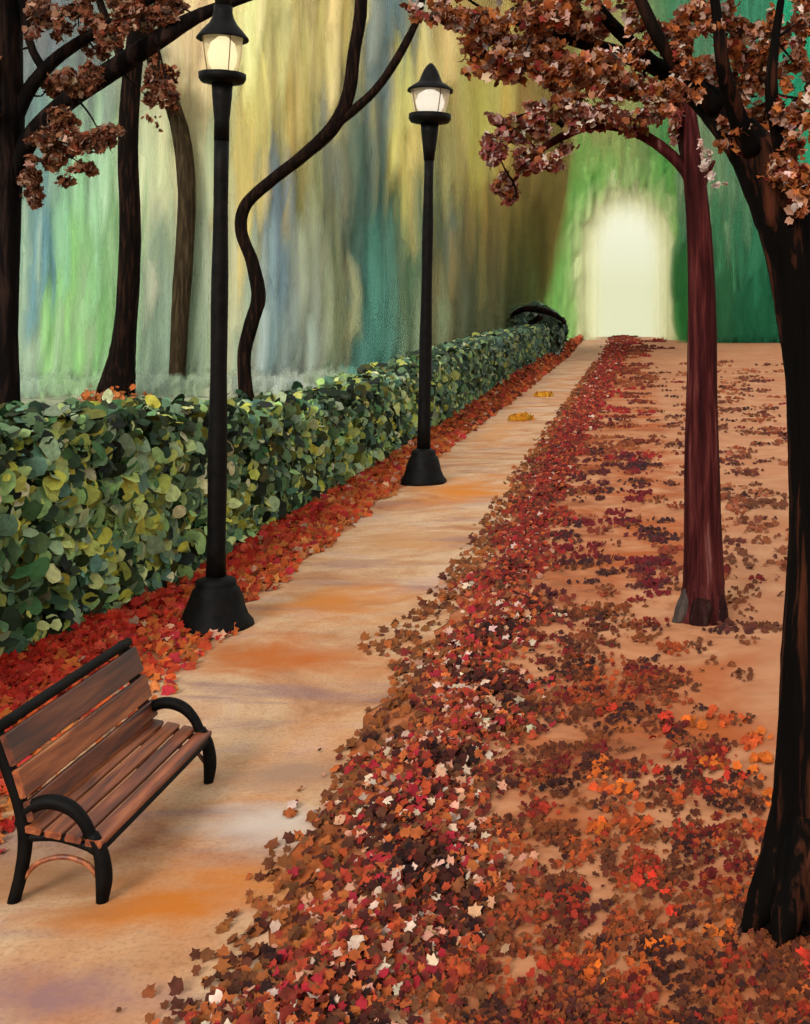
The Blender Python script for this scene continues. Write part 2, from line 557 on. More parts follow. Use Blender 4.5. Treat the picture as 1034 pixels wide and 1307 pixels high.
# ------------------------------------------------------------------ distant wood
KN = [  # photo x, photo y, colour of the foliage there, lamp halo and pale mist painted in
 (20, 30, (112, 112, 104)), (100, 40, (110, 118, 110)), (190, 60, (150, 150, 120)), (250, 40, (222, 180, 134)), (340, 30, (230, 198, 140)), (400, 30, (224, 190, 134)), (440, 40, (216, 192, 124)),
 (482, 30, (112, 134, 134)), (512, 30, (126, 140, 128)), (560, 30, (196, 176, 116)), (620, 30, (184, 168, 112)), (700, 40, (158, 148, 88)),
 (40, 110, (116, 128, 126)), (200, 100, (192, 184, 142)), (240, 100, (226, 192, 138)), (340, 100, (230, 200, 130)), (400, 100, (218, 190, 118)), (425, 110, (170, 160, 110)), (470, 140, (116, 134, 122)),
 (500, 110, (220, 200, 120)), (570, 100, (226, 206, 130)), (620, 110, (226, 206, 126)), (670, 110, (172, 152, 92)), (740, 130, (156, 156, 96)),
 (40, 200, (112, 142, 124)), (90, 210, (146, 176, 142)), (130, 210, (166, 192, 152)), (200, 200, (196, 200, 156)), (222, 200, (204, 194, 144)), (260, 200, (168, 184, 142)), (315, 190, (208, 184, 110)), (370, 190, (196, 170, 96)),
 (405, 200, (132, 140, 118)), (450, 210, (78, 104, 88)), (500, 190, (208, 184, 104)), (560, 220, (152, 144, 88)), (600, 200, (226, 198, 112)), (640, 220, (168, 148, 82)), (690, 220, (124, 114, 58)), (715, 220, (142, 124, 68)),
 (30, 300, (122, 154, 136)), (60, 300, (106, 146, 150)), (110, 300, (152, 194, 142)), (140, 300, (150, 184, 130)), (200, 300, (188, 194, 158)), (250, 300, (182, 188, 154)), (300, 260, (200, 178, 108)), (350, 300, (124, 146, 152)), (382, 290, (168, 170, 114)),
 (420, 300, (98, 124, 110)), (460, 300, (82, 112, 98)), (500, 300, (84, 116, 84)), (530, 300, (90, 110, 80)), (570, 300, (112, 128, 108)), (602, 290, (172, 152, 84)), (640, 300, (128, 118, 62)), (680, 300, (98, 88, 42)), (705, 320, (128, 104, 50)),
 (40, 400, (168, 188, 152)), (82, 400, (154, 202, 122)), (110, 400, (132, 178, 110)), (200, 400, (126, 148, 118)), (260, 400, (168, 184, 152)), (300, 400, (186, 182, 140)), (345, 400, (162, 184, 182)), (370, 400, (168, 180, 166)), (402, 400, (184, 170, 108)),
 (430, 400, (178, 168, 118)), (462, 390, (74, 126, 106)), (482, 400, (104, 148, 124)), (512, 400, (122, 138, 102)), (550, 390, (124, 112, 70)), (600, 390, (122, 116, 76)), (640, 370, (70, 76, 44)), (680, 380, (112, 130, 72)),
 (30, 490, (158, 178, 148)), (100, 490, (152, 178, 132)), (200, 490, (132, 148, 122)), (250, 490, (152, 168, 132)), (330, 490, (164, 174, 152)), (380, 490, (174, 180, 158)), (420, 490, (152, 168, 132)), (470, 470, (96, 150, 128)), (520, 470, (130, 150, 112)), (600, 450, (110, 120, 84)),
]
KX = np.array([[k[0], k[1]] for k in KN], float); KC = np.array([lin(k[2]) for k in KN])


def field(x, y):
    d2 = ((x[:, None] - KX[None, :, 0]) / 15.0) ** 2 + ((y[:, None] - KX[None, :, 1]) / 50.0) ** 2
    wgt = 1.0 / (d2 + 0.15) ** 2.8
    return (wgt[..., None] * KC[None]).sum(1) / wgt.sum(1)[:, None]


def strands(name, x, y, D, wpx, lpx, cols, label, cat, kind='stuff', tilt=0.03, yaw=0.22, back=None, dens=0.75):
    """hanging strands of foliage: wispy pointed ribbons, each a bent strip thinning out to its edges;
    back = (centres, colours, columns, rows) is the closed foliage mass behind them."""
    n = len(x)
    c = np.stack([(x - VX) * D / F, D, CAMH - (y - VY) * D / F], 1)
    wd = wpx * D / F * 0.5; ln = lpx * D / F * 0.5
    c[:, 2] = np.clip(c[:, 2], ln * 0.92, 38.5 - ln)
    yawv = rng.uniform(-yaw, yaw, n)
    U = np.stack([np.cos(yawv), np.sin(yawv), np.zeros(n)], 1)
    tl = rng.normal(0, tilt, n)
    A = unit(np.stack([np.sin(tl), rng.normal(0, 0.03, n), np.cos(tl)], 1))
    ts = np.array([-1, -0.6, 0.0, 0.55, 1.0]); prof = np.array([0.5, 0.9, 1.0, 0.85, 0.45])
    bow = rng.normal(0, 0.4, n) * wd
    Vs, al = [], []
    for t, p in zip(ts, prof):
        m = c + A * (ln * t)[:, None] + U * (bow * (1 - t * t))[:, None]
        pw = wd * p * rng.uniform(0.75, 1.2, n)
        Vs += [m - U * pw[:, None], m, m + U * pw[:, None]]
        al += [0.0, 0.0 if abs(t) > 0.9 else dens, 0.0]
    V = np.stack(Vs, 1).reshape(-1, 3)
    base = (np.arange(n) * 15)[:, None]
    q = []
    for i in range(4):
        for k in range(2):
            q.append(np.concatenate([base + 3 * i + k, base + 3 * i + k + 1, base + 3 * i + k + 4, base + 3 * i + k + 3], 1))
    quads = np.stack(q, 1).reshape(-1, 4)
    cl = np.repeat(cols, 15, axis=0); al = np.tile(np.array(al), n)
    if back is not None:
        bv, bcol, ncol, nrow = back[:4]
        bal = back[4] if len(back) > 4 else np.ones(len(bv))
        o_ = len(V)
        ii, jj = np.meshgrid(np.arange(ncol - 1), np.arange(nrow - 1), indexing='ij')
        a_ = (o_ + ii * nrow + jj).ravel()
        if len(back) > 4: a_ = a_[(ii.ravel() + 1) % 110 != 0]
        quads = np.concatenate([quads, np.stack([a_, a_ + nrow, a_ + nrow + 1, a_ + 1], 1)])
        V = np.concatenate([V, bv]); cl = np.concatenate([cl, bcol]); al = np.concatenate([al, bal])
    o = tri_mesh(name, V, quads, cl, M['wood_leaf'], None, al)
    return tag(o, label, cat, kind=kind)


def mass(xa, xb, ya, yb, ncol, nrow, dfun, cfun):
    """closed foliage mass with deep vertical folds"""
    gx = np.linspace(xa, xb, ncol); gy = np.linspace(ya, yb, nrow)
    X, Y = np.meshgrid(gx, gy, indexing='ij')
    fold = np.zeros(ncol)
    for f_, a_ in ((0.06, 0.4), (0.17, 0.16), (0.5, 0.06), (1.1, 0.03)):
        fold += a_ * np.sin(gx * f_ + rng.uniform(0, 6.28))
    x, y = X.ravel(), Y.ravel()
    D = dfun(x) + np.repeat(fold, nrow) + 0.25 * np.sin(y * 0.03 + x * 0.05)
    v = np.stack([(x - VX) * D / F, D, np.clip(CAMH - (y - VY) * D / F, -0.3, 38.5)], 1)
    j = np.repeat(rng.normal(0, 5, ncol), nrow)
    return v, cfun(x + j, y + rng.normal(0, 6, len(y))), ncol, nrow


n = 9000
x = rng.uniform(-330, 735, n); y = rng.uniform(-190, 520, n)
def wood_D(x):
    return np.interp(x, [-330, 330, 560, 625, 645, 690, 735], [47, 50, 58, 66, 90, 100, 108])


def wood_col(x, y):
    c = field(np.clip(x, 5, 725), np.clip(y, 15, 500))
    gold = smooth(1.5, 4.0, c[:, 0] / c[:, 2])[:, None]      # palest: yellow foliage with the lamp halo put into its colour
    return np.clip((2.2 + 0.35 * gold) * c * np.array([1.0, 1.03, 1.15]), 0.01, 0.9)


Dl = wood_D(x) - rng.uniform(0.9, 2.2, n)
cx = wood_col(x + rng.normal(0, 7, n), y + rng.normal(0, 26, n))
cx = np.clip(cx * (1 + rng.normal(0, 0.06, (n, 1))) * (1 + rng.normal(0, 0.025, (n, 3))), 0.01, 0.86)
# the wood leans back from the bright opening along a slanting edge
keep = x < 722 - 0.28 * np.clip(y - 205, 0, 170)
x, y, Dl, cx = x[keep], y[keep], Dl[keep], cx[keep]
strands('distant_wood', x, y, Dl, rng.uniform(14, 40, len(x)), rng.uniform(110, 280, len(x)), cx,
        'misty wood of hanging gold, blue grey and green foliage behind the hedge, lamp glow painted into its gold', 'woodland', dens=0.55,
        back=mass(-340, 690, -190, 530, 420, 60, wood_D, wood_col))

# pale undergrowth at the foot of the wood
n = 1500
x = rng.uniform(-330, 560, n); y = rng.uniform(500, 516, n)
Du = wood_D(x) - 0.5 - 7.5 * rng.uniform(0, 1, n) ** 1.3
c = np.clip(wood_col(x + rng.normal(0, 12, n), np.full(n, 490.0)) * 0.62 * (1 + rng.normal(0, 0.1, (n, 1))), 0.01, 0.85)
strands('undergrowth', x, y, Du, rng.uniform(8, 22, n), rng.uniform(12, 30, n), c, 'pale misty undergrowth at the foot of the wood behind the hedge', 'undergrowth', dens=0.8)

# green arch of trees at the end of the path: rings of foliage one behind the other, thinning towards the light, its glow painted into their inner colour
n = 7000
x = rng.uniform(655, 915, n); y = rng.uniform(-10, 446, n)
d = np.abs(x - 800)
rho = np.where(y < 330, np.sqrt((d / 80.0) ** 2 + (np.clip(330 - y, 0, None) / 122.0) ** 2), d / 80.0)
keep = rho > 0.74 + 0.5 * rng.uniform(0, 1, n) ** 0.75
x, y, rho = x[keep], y[keep], rho[keep]
n = len(x)
D = 130.6 + rng.uniform(-0.5, 0.3, n)


def arch_rings():
    """four rings of thin foliage one behind the other, each opening out towards the light"""
    Vs, Cs, Al, nc, nr = [], [], [], 0, 70
    for k, Dk in enumerate((131.3, 131.7, 132.1, 132.5)):
        gx = np.linspace(652, 918, 110); gy = np.linspace(-10, 447, nr)
        X, Y = np.meshgrid(gx, gy, indexing='ij'); x, y = X.ravel(), Y.ravel()
        r_ = np.where(y < 330, np.sqrt(((x - 800) / 80.0) ** 2 + (np.clip(330 - y, 0, None) / 122.0) ** 2), np.abs(x - 800) / 80.0)
        f = 0.035 * np.sin(x * 0.16 + k * 2) + 0.03 * np.sin(x * 0.41 + y * 0.02 + k) + 0.02 * np.sin(x * 0.9 + k * 5)
        dd = Dk + 0.1 * np.sin(x * 0.21 + k) + 0.05 * np.sin(x * 0.7)
        Vs.append(np.stack([(x - VX) * dd / F, dd, np.clip(CAMH - (y - VY) * dd / F, -0.3, 38.5)], 1))
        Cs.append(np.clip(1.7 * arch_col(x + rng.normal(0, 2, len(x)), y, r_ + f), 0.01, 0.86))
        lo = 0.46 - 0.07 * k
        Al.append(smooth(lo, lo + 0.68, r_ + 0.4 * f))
        nc += 110
    return np.concatenate(Vs), np.concatenate(Cs), nc, nr, np.concatenate(Al)


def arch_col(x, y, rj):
    pal_in, pal_mid, pal_out = lin((228, 230, 182)), lin((166, 208, 124)), lin((86, 172, 66))  # inner cream is the opening's glow painted on the leaves, outer greens their own
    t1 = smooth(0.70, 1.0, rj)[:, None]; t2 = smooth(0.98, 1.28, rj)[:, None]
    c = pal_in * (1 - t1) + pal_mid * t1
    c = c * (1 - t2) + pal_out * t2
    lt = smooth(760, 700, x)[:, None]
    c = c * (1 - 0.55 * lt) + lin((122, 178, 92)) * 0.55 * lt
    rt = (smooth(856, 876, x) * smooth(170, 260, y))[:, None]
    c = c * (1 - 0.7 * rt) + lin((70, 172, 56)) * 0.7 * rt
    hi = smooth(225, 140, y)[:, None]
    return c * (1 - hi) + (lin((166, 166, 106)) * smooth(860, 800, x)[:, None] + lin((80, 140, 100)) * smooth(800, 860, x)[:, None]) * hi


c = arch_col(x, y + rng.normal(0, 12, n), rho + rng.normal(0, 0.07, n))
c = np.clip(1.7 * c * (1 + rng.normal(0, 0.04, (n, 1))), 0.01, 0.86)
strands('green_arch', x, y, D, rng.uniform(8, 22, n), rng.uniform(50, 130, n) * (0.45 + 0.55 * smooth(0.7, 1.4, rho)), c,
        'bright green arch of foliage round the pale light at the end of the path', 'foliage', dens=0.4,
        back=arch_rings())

# dark green wood right of the red trunk
n = 4000
x = rng.uniform(868, 1330, n); y = rng.uniform(-10, 440, n)
KR = [(900, 40, (72, 122, 92)), (960, 40, (56, 128, 98)), (1010, 40, (36, 150, 112)), (900, 160, (110, 134, 100)), (960, 150, (50, 120, 92)), (1015, 150, (38, 144, 108)), (920, 240, (104, 142, 104)), (960, 240, (80, 126, 92)),
      (910, 320, (58, 122, 82)), (970, 320, (38, 112, 78)), (910, 410, (40, 96, 62)), (970, 410, (22, 92, 60)), (890, 400, (48, 120, 56))]
kx = np.array([[k[0], k[1]] for k in KR], float); kc = np.array([lin(k[2]) for k in KR])


def dark_col(x, y):
    d2 = ((np.clip(x, 885, 1030)[:, None] - kx[None, :, 0]) / 25) ** 2 + ((np.clip(y, 20, 430)[:, None] - kx[None, :, 1]) / 55) ** 2
    wg = 1 / (d2 + 0.15) ** 2.2
    return np.clip(1.8 * (wg[..., None] * kc[None]).sum(1) / wg.sum(1)[:, None], 0.01, 0.8)


c = np.clip(dark_col(x, y) * (1 + rng.normal(0, 0.1, (n, 1))), 0.01, 0.8)
strands('dark_wood', x, y, 120 - rng.uniform(0, 1.5, n), rng.uniform(9, 26, n), rng.uniform(60, 160, n), c,
        'dark green wood along the far edge right of the red trunk', 'woodland',
        back=mass(890, 1330, -10, 445, 180, 50, lambda q: np.full(len(q), 121.0), dark_col))

# ------------------------------------------------------------------ hedge
def hedge_x(y):
    return np.interp(y, [4, 9.0, 12.5, 30, 100], [-5.6, -5.25, -4.92, -4.85, -5.1])


def hedge_top(y):
    wob = 0.05 * np.sin(y * 1.9) + 0.04 * np.sin(y * 4.7 + 1) + 0.03 * np.sin(y * 9.1)
    return wob + np.interp(y, [4, 11.4, 13, 15.2, 19.5, 24.7, 38, 60, 92], [2.0, 1.97, 1.89, 1.71, 1.48, 1.6, 1.88, 2.1, 2.2])


th = thing('hedge', (-5.5, 12, 0), 'long dense green hedge with broad pale and olive leaves along the left of the path', 'hedge')
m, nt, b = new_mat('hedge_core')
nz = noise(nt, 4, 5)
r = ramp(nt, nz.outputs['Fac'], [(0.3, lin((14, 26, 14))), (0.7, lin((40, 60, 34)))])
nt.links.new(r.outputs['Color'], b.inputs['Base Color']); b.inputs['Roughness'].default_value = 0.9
V, Fc = [], []
ysg = np.linspace(5, 92, 120)
for y in ysg:
    x0 = hedge_x(y) - 0.14; x1 = x0 - 1.05
    tz = hedge_top(y) - 0.15 + 0.05 * math.sin(y * 1.7)
    for (xx, zz) in ((x0, 0.0), (x0 + 0.03 * math.sin(y * 2.3), 0.8), (x0 - 0.05, tz - 0.25), (x0 - 0.3, tz), (x1 + 0.3, tz), (x1, tz - 0.25), (x1, 0)):
        V.append((xx, y, zz))
for i in range(len(ysg) - 1):
    for j in range(6):
        a = i * 7 + j
        Fc.append((a, a + 7, a + 8, a + 1))
Fc.append(tuple(range(7))); Fc.append(tuple(reversed(range((len(ysg) - 1) * 7, len(ysg) * 7))))
make_mesh('branches', V, Fc, m, th)

n = 32000
u = rng.uniform(0, 1, n)
y = 6.0 * (92 / 6.0) ** u                        # denser nearby: finer leaves are only seen there
face = rng.uniform(0, 1, n)
HT = hedge_top(y)
z = np.where(face < 0.72, rng.uniform(0.02, 1, n) * HT, HT + rng.normal(-0.02, 0.05, n))
x = np.where(face < 0.72, hedge_x(y) + rng.normal(-0.03, 0.06, n), hedge_x(y) - rng.uniform(0.0, 1.2, n))
rc = np.where((face < 0.72) & (z > HT - 0.25), (z - HT + 0.25) * 0.5, 0); x = x - rc
Nm = np.where((face < 0.72)[:, None], np.array([[0.75, -0.55, 0.25]]), np.array([[0.2, -0.5, 0.8]]))
Nm = unit(Nm + rng.normal(0, 0.45, (n, 3)))
U, Vv = axes_from_normal(Nm)
sz = rng.uniform(0.03, 0.125, n) * np.interp(y, [6, 25, 92], [1.0, 1.25, 2.2])
# clumps of like colour
cl = np.sin(y * 2.1 + 3 * np.sin(z * 2.0)) + np.sin(z * 3.3 + y * 0.9) + rng.normal(0, 0.7, n)
zt = z / HT + rng.normal(0, 0.12, n)
dark = pick([(28, 44, 24), (44, 62, 34), (60, 62, 24), (34, 58, 40), (20, 30, 18)], [3, 3, 2, 2, 2], n, 0.2)
mid = pick([(84, 114, 80), (104, 134, 98), (112, 118, 52), (92, 130, 112), (66, 108, 66), (132, 156, 128)], [3, 3, 2, 3, 2, 2], n, 0.14)
lite = pick([(184, 196, 104), (194, 196, 84), (150, 186, 120), (200, 216, 146), (160, 186, 146), (216, 220, 180)], [3, 2, 3, 2, 2, 1], n, 0.1)
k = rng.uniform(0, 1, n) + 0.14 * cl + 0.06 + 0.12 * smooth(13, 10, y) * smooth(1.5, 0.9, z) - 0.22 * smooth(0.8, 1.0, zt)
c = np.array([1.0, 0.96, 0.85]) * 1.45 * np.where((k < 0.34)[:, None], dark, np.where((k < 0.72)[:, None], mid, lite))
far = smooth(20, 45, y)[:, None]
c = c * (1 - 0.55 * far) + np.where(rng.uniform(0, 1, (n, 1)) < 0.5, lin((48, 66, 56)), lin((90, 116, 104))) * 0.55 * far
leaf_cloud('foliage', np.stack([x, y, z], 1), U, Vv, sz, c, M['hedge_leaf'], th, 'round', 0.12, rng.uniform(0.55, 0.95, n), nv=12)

# rounded bush at the far end of the hedge
BD = 76.0
bc = P(684, 425, BD)
tb = thing('round_bush', (bc[0], BD, 0), 'dark round bush with an arching black branch where the hedge ends', 'bush')
n = 1500
dv = unit(rng.normal(size=(n, 3))); rr = rng.uniform(0.75, 1.0, n)[:, None]
C = dv * rr * np.array([[2.2, 1.8, 1.9]]) + np.array([[bc[0] - 0.2, BD, 1.7]])
C[:, 2] = np.abs(C[:, 2])
Nm = unit(dv + rng.normal(0, 0.4, (n, 3))); U, Vv = axes_from_normal(Nm)
c = 1.5 * pick([(50, 66, 50), (84, 106, 86), (112, 134, 114), (28, 38, 28), (150, 166, 146)], [3, 3, 3, 2, 1.5], n)
leaf_cloud('foliage', C, U, Vv, rng.uniform(0.15, 0.4, n), c, M['hedge_leaf'], tb, 'round')
multi_tube('branch', [px_path([(640, 428, 75, 2.5), (648, 408, 74.6, 3), (668, 395, 74.4, 3.5), (694, 397, 74.4, 4), (712, 404, 74.4, 3), (722, 413, 74.6, 2)]),
                      px_path([(676, 440, 73.6, 4), (674, 418, 73.6, 4), (690, 404, 73.6, 4)])], M['bark_black'], tb)

# ------------------------------------------------------------------ street lamps
def street_lamp(bx, by, px, y0, marks, top_dx, label, bright, seed):
    """px = metres per photo pixel at the lamp; marks give photo heights of its features."""
    D = ground_D(by); base = np.array([(bx - VX) * D / F, D, 0.0])
    s = D / F
    h = lambda yy: (by - yy) * s
    lean = (top_dx * s / h(marks['cap']), 0)
    t = thing('street_lamp', tuple(base), label, 'street lamp', 'street lamps along the path')
    w = marks['w']
    bt = h(marks['base_top'])
    lathe('base', [(w['base'] * s * q_, bt * z_) for q_, z_ in ((0.98, -0.02), (1.0, 0.03), (0.98, 0.09), (0.88, 0.2), (0.78, 0.38), (0.70, 0.56), (0.64, 0.68), (0.62, 0.74), (0.55, 0.78), (0.52, 0.86), (0.52, 0.92), (0.42, 0.96))] + [(w['pole'] * s * 1.15, bt)], M['iron'], t, base, lean, rough=0.02, seed=seed)
    pt = h(marks['cup'])
    prof = []
    for q in np.linspace(0, 1, 14):
        rr = w['pole'] * s * (1.12 - 0.32 * q) * (1 + 0.05 * math.sin(q * 17 + seed))
        prof.append((rr, bt - 0.02 + (pt - bt + 0.04) * q))
    lathe('pole', prof, M['iron'], t, base, lean, rough=0.015, seed=seed + 1)
    pb, ptop = h(marks['plate_b']), h(marks['plate_t'])
    lathe('collar', [(w['pole'] * s * 0.86, pt), (w['cup'] * s * 0.72, pt + (pb - pt) * 0.35), (w['cup'] * s * 0.92, pt + (pb - pt) * 0.75), (w['cup'] * s, pb), ], M['iron'], t, base, lean, seed=seed + 2)
    lathe('tray', [(w['plate'] * s * 0.55, pb), (w['plate'] * s * 0.9, pb + (ptop - pb) * 0.15), (w['plate'] * s, pb + (ptop - pb) * 0.5), (w['plate'] * s, ptop)], M['iron'], t, base, lean, rough=0.015, seed=seed + 3)
    gt = h(marks['brim'])
    gh = gt - ptop
    g = lathe('globe', [(w['globe'] * s * 0.74, ptop + 0.004), (w['globe'] * s * 0.84, ptop + gh * 0.3), (w['globe'] * s * 0.94, ptop + gh * 0.65), (w['globe'] * s, gt + gh * 0.02)], M['globe'], t, base, lean)
    lathe('bulb', [(w['globe'] * s * 0.5, ptop + 0.03), (w['globe'] * s * 0.66, ptop + gh * 0.25), (w['globe'] * s * 0.74, ptop + gh * 0.5), (w['globe'] * s * 0.6, ptop + gh * 0.8), (w['globe'] * s * 0.25, ptop + gh * 0.97)], bright, g, base, lean)
    # four ribs hold the roof
    ribs = []
    for k in range(4):
        a = math.radians(40 + 90 * k)
        rows = []
        for q, rf in ((0, 0.77), (0.3, 0.87), (0.65, 0.97), (1.0, 1.02)):
            zz = ptop + gh * q
            rows.append((base[0] + lean[0] * zz + w['globe'] * s * rf * math.cos(a), base[1] + w['globe'] * s * rf * math.sin(a), zz, 0.7 * s))
        ribs.append(rows)
    for rw in ribs:
        tube('rib', rw, M['rib'], t, sides=6, per=4, rough=0.0)
    ct = h(marks['cap'])
    lathe('roof', [(w['roof'] * s * 0.7, gt + (ct - gt) * 0.02 - marks['dip'] * s * 0.2), (w['roof'] * s * 1.0, gt - marks['dip'] * s), (w['roof'] * s * 0.98, gt - marks['dip'] * s + 3 * s)] + [(w['roof'] * s * a_, gt + (ct - gt) * b_) for a_, b_ in marks['prof']], M['iron'], t, base, lean, rough=0.012, seed=seed + 4)
    if marks.get('finial'):
        ft = h(marks['finial'])
        lathe('finial', [(w['roof'] * s * 0.3, ct - 0.03), (w['roof'] * s * 0.34, ct + (ft - ct) * 0.4), (w['roof'] * s * 0.2, ct + (ft - ct) * 0.75), (0.008, ft)], M['iron'], t, base, lean)
    return t


M['globe'] = shade_material('frosted_glass', (0.80, 0.68, 0.48), 0.55)
M['rib'] = bark_material('dull_brass', [(0.3, lin((120, 96, 70))), (0.7, lin((176, 150, 118)))], 8)
bulb1 = emit_material('warm_bulb', (1.0, 0.86, 0.50), 0.95)
bulb2 = emit_material('pale_bulb', (1.0, 0.92, 0.80), 0.78)
street_lamp(275, 800, 0, 0, dict(base_top=735, cup=180, plate_b=107, plate_t=94, brim=46, cap=8, finial=-40, dip=5, prof=[(0.78, 0.18), (0.56, 0.38), (0.42, 0.6), (0.36, 0.8), (0.36, 1.0)],
            w=dict(base=47, pole=11, cup=13, plate=29, globe=25, roof=32)), 10,
            'large black street lamp with warm glowing globe beside the bench, nearest lamp', bulb1, 3)
street_lamp(540, 617, 0, 0, dict(base_top=572, cup=205, plate_b=158, plate_t=146, brim=114, cap=81, dip=3, prof=[(0.74, 0.16), (0.52, 0.27), (0.45, 0.42), (0.34, 0.66), (0.2, 0.88), (0.07, 1.0)],
            w=dict(base=29, pole=7.5, cup=11.5, plate=26.5, globe=25, roof=29)), 10,
            'smaller black street lamp with white globe and pointed cap at hedge edge, farther lamp', bulb2, 8)

# ------------------------------------------------------------------ bench
Y0, Y1 = 5.98, 7.50
tbn = thing('park_bench', (-2.93, (Y0 + Y1) / 2, 0), 'brown slatted wooden park bench with black iron arms on the leafy path', 'bench')


def bar_path(rows, y):
    return [(xx, y, zz, r) for xx, zz, r in rows]


def slat(name, x, z, nx, nz, wd, tk, seed):
    """a long board between the end frames, its face normal (nx, nz), width wd, thickness tk."""
    r_ = random.Random(seed)
    l = math.hypot(nx, nz); nx /= l; nz /= l
    ux, uz = nz, -nx
    V, Fc = [], []
    ysl = np.linspace(Y0 - 0.03, Y1 + 0.03, 9)
    bv = 0.006
    ring = [(-wd / 2 + bv, -tk / 2), (wd / 2 - bv, -tk / 2), (wd / 2, -tk / 2 + bv), (wd / 2, tk / 2 - bv), (wd / 2 - bv, tk / 2), (-wd / 2 + bv, tk / 2), (-wd / 2, tk / 2 - bv), (-wd / 2, -tk / 2 + bv)]
    for yy in ysl:
        j = r_.uniform(-0.003, 0.003)
        for a, c_ in ring:
            V.append((x + ux * a + nx * (c_ + j), yy, z + uz * a + nz * (c_ + j)))
    for i in range(len(ysl) - 1):
        for k in range(8):
            k2 = (k + 1) % 8
            Fc.append((i * 8 + k, i * 8 + k2, (i + 1) * 8 + k2, (i + 1) * 8 + k))
    Fc.append(tuple(reversed(range(8)))); Fc.append(tuple(range((len(ysl) - 1) * 8, len(ysl) * 8)))
    return make_mesh(name, V, Fc, M['slat'], tbn)


post = [(-3.12, 0.0, 0.032), (-3.08, 0.16, 0.033), (-3.06, 0.34, 0.036), (-3.09, 0.52, 0.036), (-3.15, 0.70, 0.038), (-3.21, 0.86, 0.04), (-3.225, 0.91, 0.026)]
for yy in (Y0, Y1):
    fr = tube('end_frame', bar_path(post, yy), M['iron'], tbn, sides=10, per=5, rough=0.02)
    tube('armrest', bar_path([(-3.09, 0.40, 0.028), (-3.05, 0.475, 0.034), (-2.95, 0.515, 0.038), (-2.84, 0.49, 0.036), (-2.765, 0.42, 0.031), (-2.72, 0.33, 0.03)], yy), M['iron'], fr, sides=10, per=6, rough=0.02)
    tube('seat_rail', bar_path([(-3.06, 0.335, 0.024), (-2.9, 0.335, 0.022), (-2.75, 0.29, 0.022), (-2.68, 0.25, 0.024)], yy), M['iron'], fr, sides=10, per=5, rough=0.02)
    tube('front_leg', bar_path([(-2.72, 0.35, 0.03), (-2.675, 0.25, 0.037), (-2.66, 0.12, 0.042), (-2.67, 0.0, 0.03)], yy), M['iron'], fr, sides=10, per=5, rough=0.02)
    tube('foot_brace', bar_path([(-3.07, 0.12, 0.012), (-3.0, 0.2, 0.013), (-2.87, 0.235, 0.014), (-2.75, 0.2, 0.013), (-2.69, 0.13, 0.012)], yy), M['slat'], fr, sides=8, per=5, rough=0.02)
tube('top_rail', [(-3.195, Y0 - 0.03, 0.895, 0.03), (-3.195, (Y0 + Y1) / 2, 0.897, 0.031), (-3.195, Y1 + 0.03, 0.895, 0.03)], M['iron'], tbn, sides=10, per=6, rough=0.02)
for i, (x_, z_, wd) in enumerate([(-3.165, 0.785, 0.165), (-3.105, 0.615, 0.15), (-3.062, 0.475, 0.105)]):
    slat('back_slat', x_ + 0.03, z_, 1, 0.36 - 0.05 * i, wd, 0.034, i)
for i, q in enumerate(np.linspace(0.06, 0.94, 4)):
    x_ = -3.03 + 0.35 * q; z_ = 0.385 - 0.075 * q
    slat('seat_slat', x_, z_, 0.2, 1, 0.084, 0.036, 10 + i)
make = [(-2.675, Y0 - 0.02, 0.275, 0.020), (-2.675, (Y0 + Y1) / 2, 0.275, 0.022), (-2.675, Y1 + 0.02, 0.275, 0.02)]
tube('front_rail', make, M['iron'], tbn, sides=10, per=6, rough=0.02)

# ------------------------------------------------------------------ trees
PB = [(58, 30, 18), (92, 46, 24), (128, 66, 34), (150, 84, 48), (176, 112, 80), (212, 156, 130), (232, 192, 172), (120, 40, 30)]


def crown(parent, blobs, pal, wts, mat=None, size=(0.5, 1.0)):
    """blobs: photo x, y, distance, rx px, ry px, n, leaf half size px"""
    Cs, cs, ss = [], [], []
    for (x, y, D, rx, ry, nn, lp) in blobs:
        s = D / F
        # leaves gather on small twig ends inside the clump
        nc = max(4, nn // 16)
        cc = rng.normal(0, 0.5, (nc, 3))
        idx = rng.integers(0, nc, nn)
        off = cc[idx] + rng.normal(0, 0.16, (nn, 3))
        ctr = P(x, y, D)
        Cs.append(ctr + off * np.array([rx * s, max(rx, ry) * s * 0.7, ry * s]))
        tone = rng.normal(0, 0.16, nc)[idx]
        cs.append(pick(pal, wts, nn, 0.14) * (1 + tone[:, None]))
        ss.append(rng.uniform(size[0], size[1], nn) * lp * s)
    C = np.concatenate(Cs); c = np.clip(np.concatenate(cs), 0.004, 0.85); s = np.concatenate(ss)
    Nm = unit(rng.normal(0, 0.7, C.shape) + np.array([[-0.25, -0.6, 0.35]])); U, Vv = axes_from_normal(Nm)
    return leaf_cloud('crown', C, U, Vv, s, c, mat or M['canopy'], parent, 'ragged', 0.2)


def twigs_to(blobs, src, rpx):
    out = []
    for (x, y, D, rx, ry, nn, lp) in blobs:
        d = [(math.hypot(x - a[0], (y - a[1])), a) for a in src]
        a = min(d, key=lambda q: q[0])[1]
        mx, my = (x + a[0]) / 2 + random.uniform(-6, 6), (y + a[1]) / 2 + random.uniform(-4, 8)
        out.append(px_path([(a[0], a[1], a[2], rpx), (mx, my, (D + a[2]) / 2, rpx * 0.7), (x, y, D, rpx * 0.4)]))
    return out


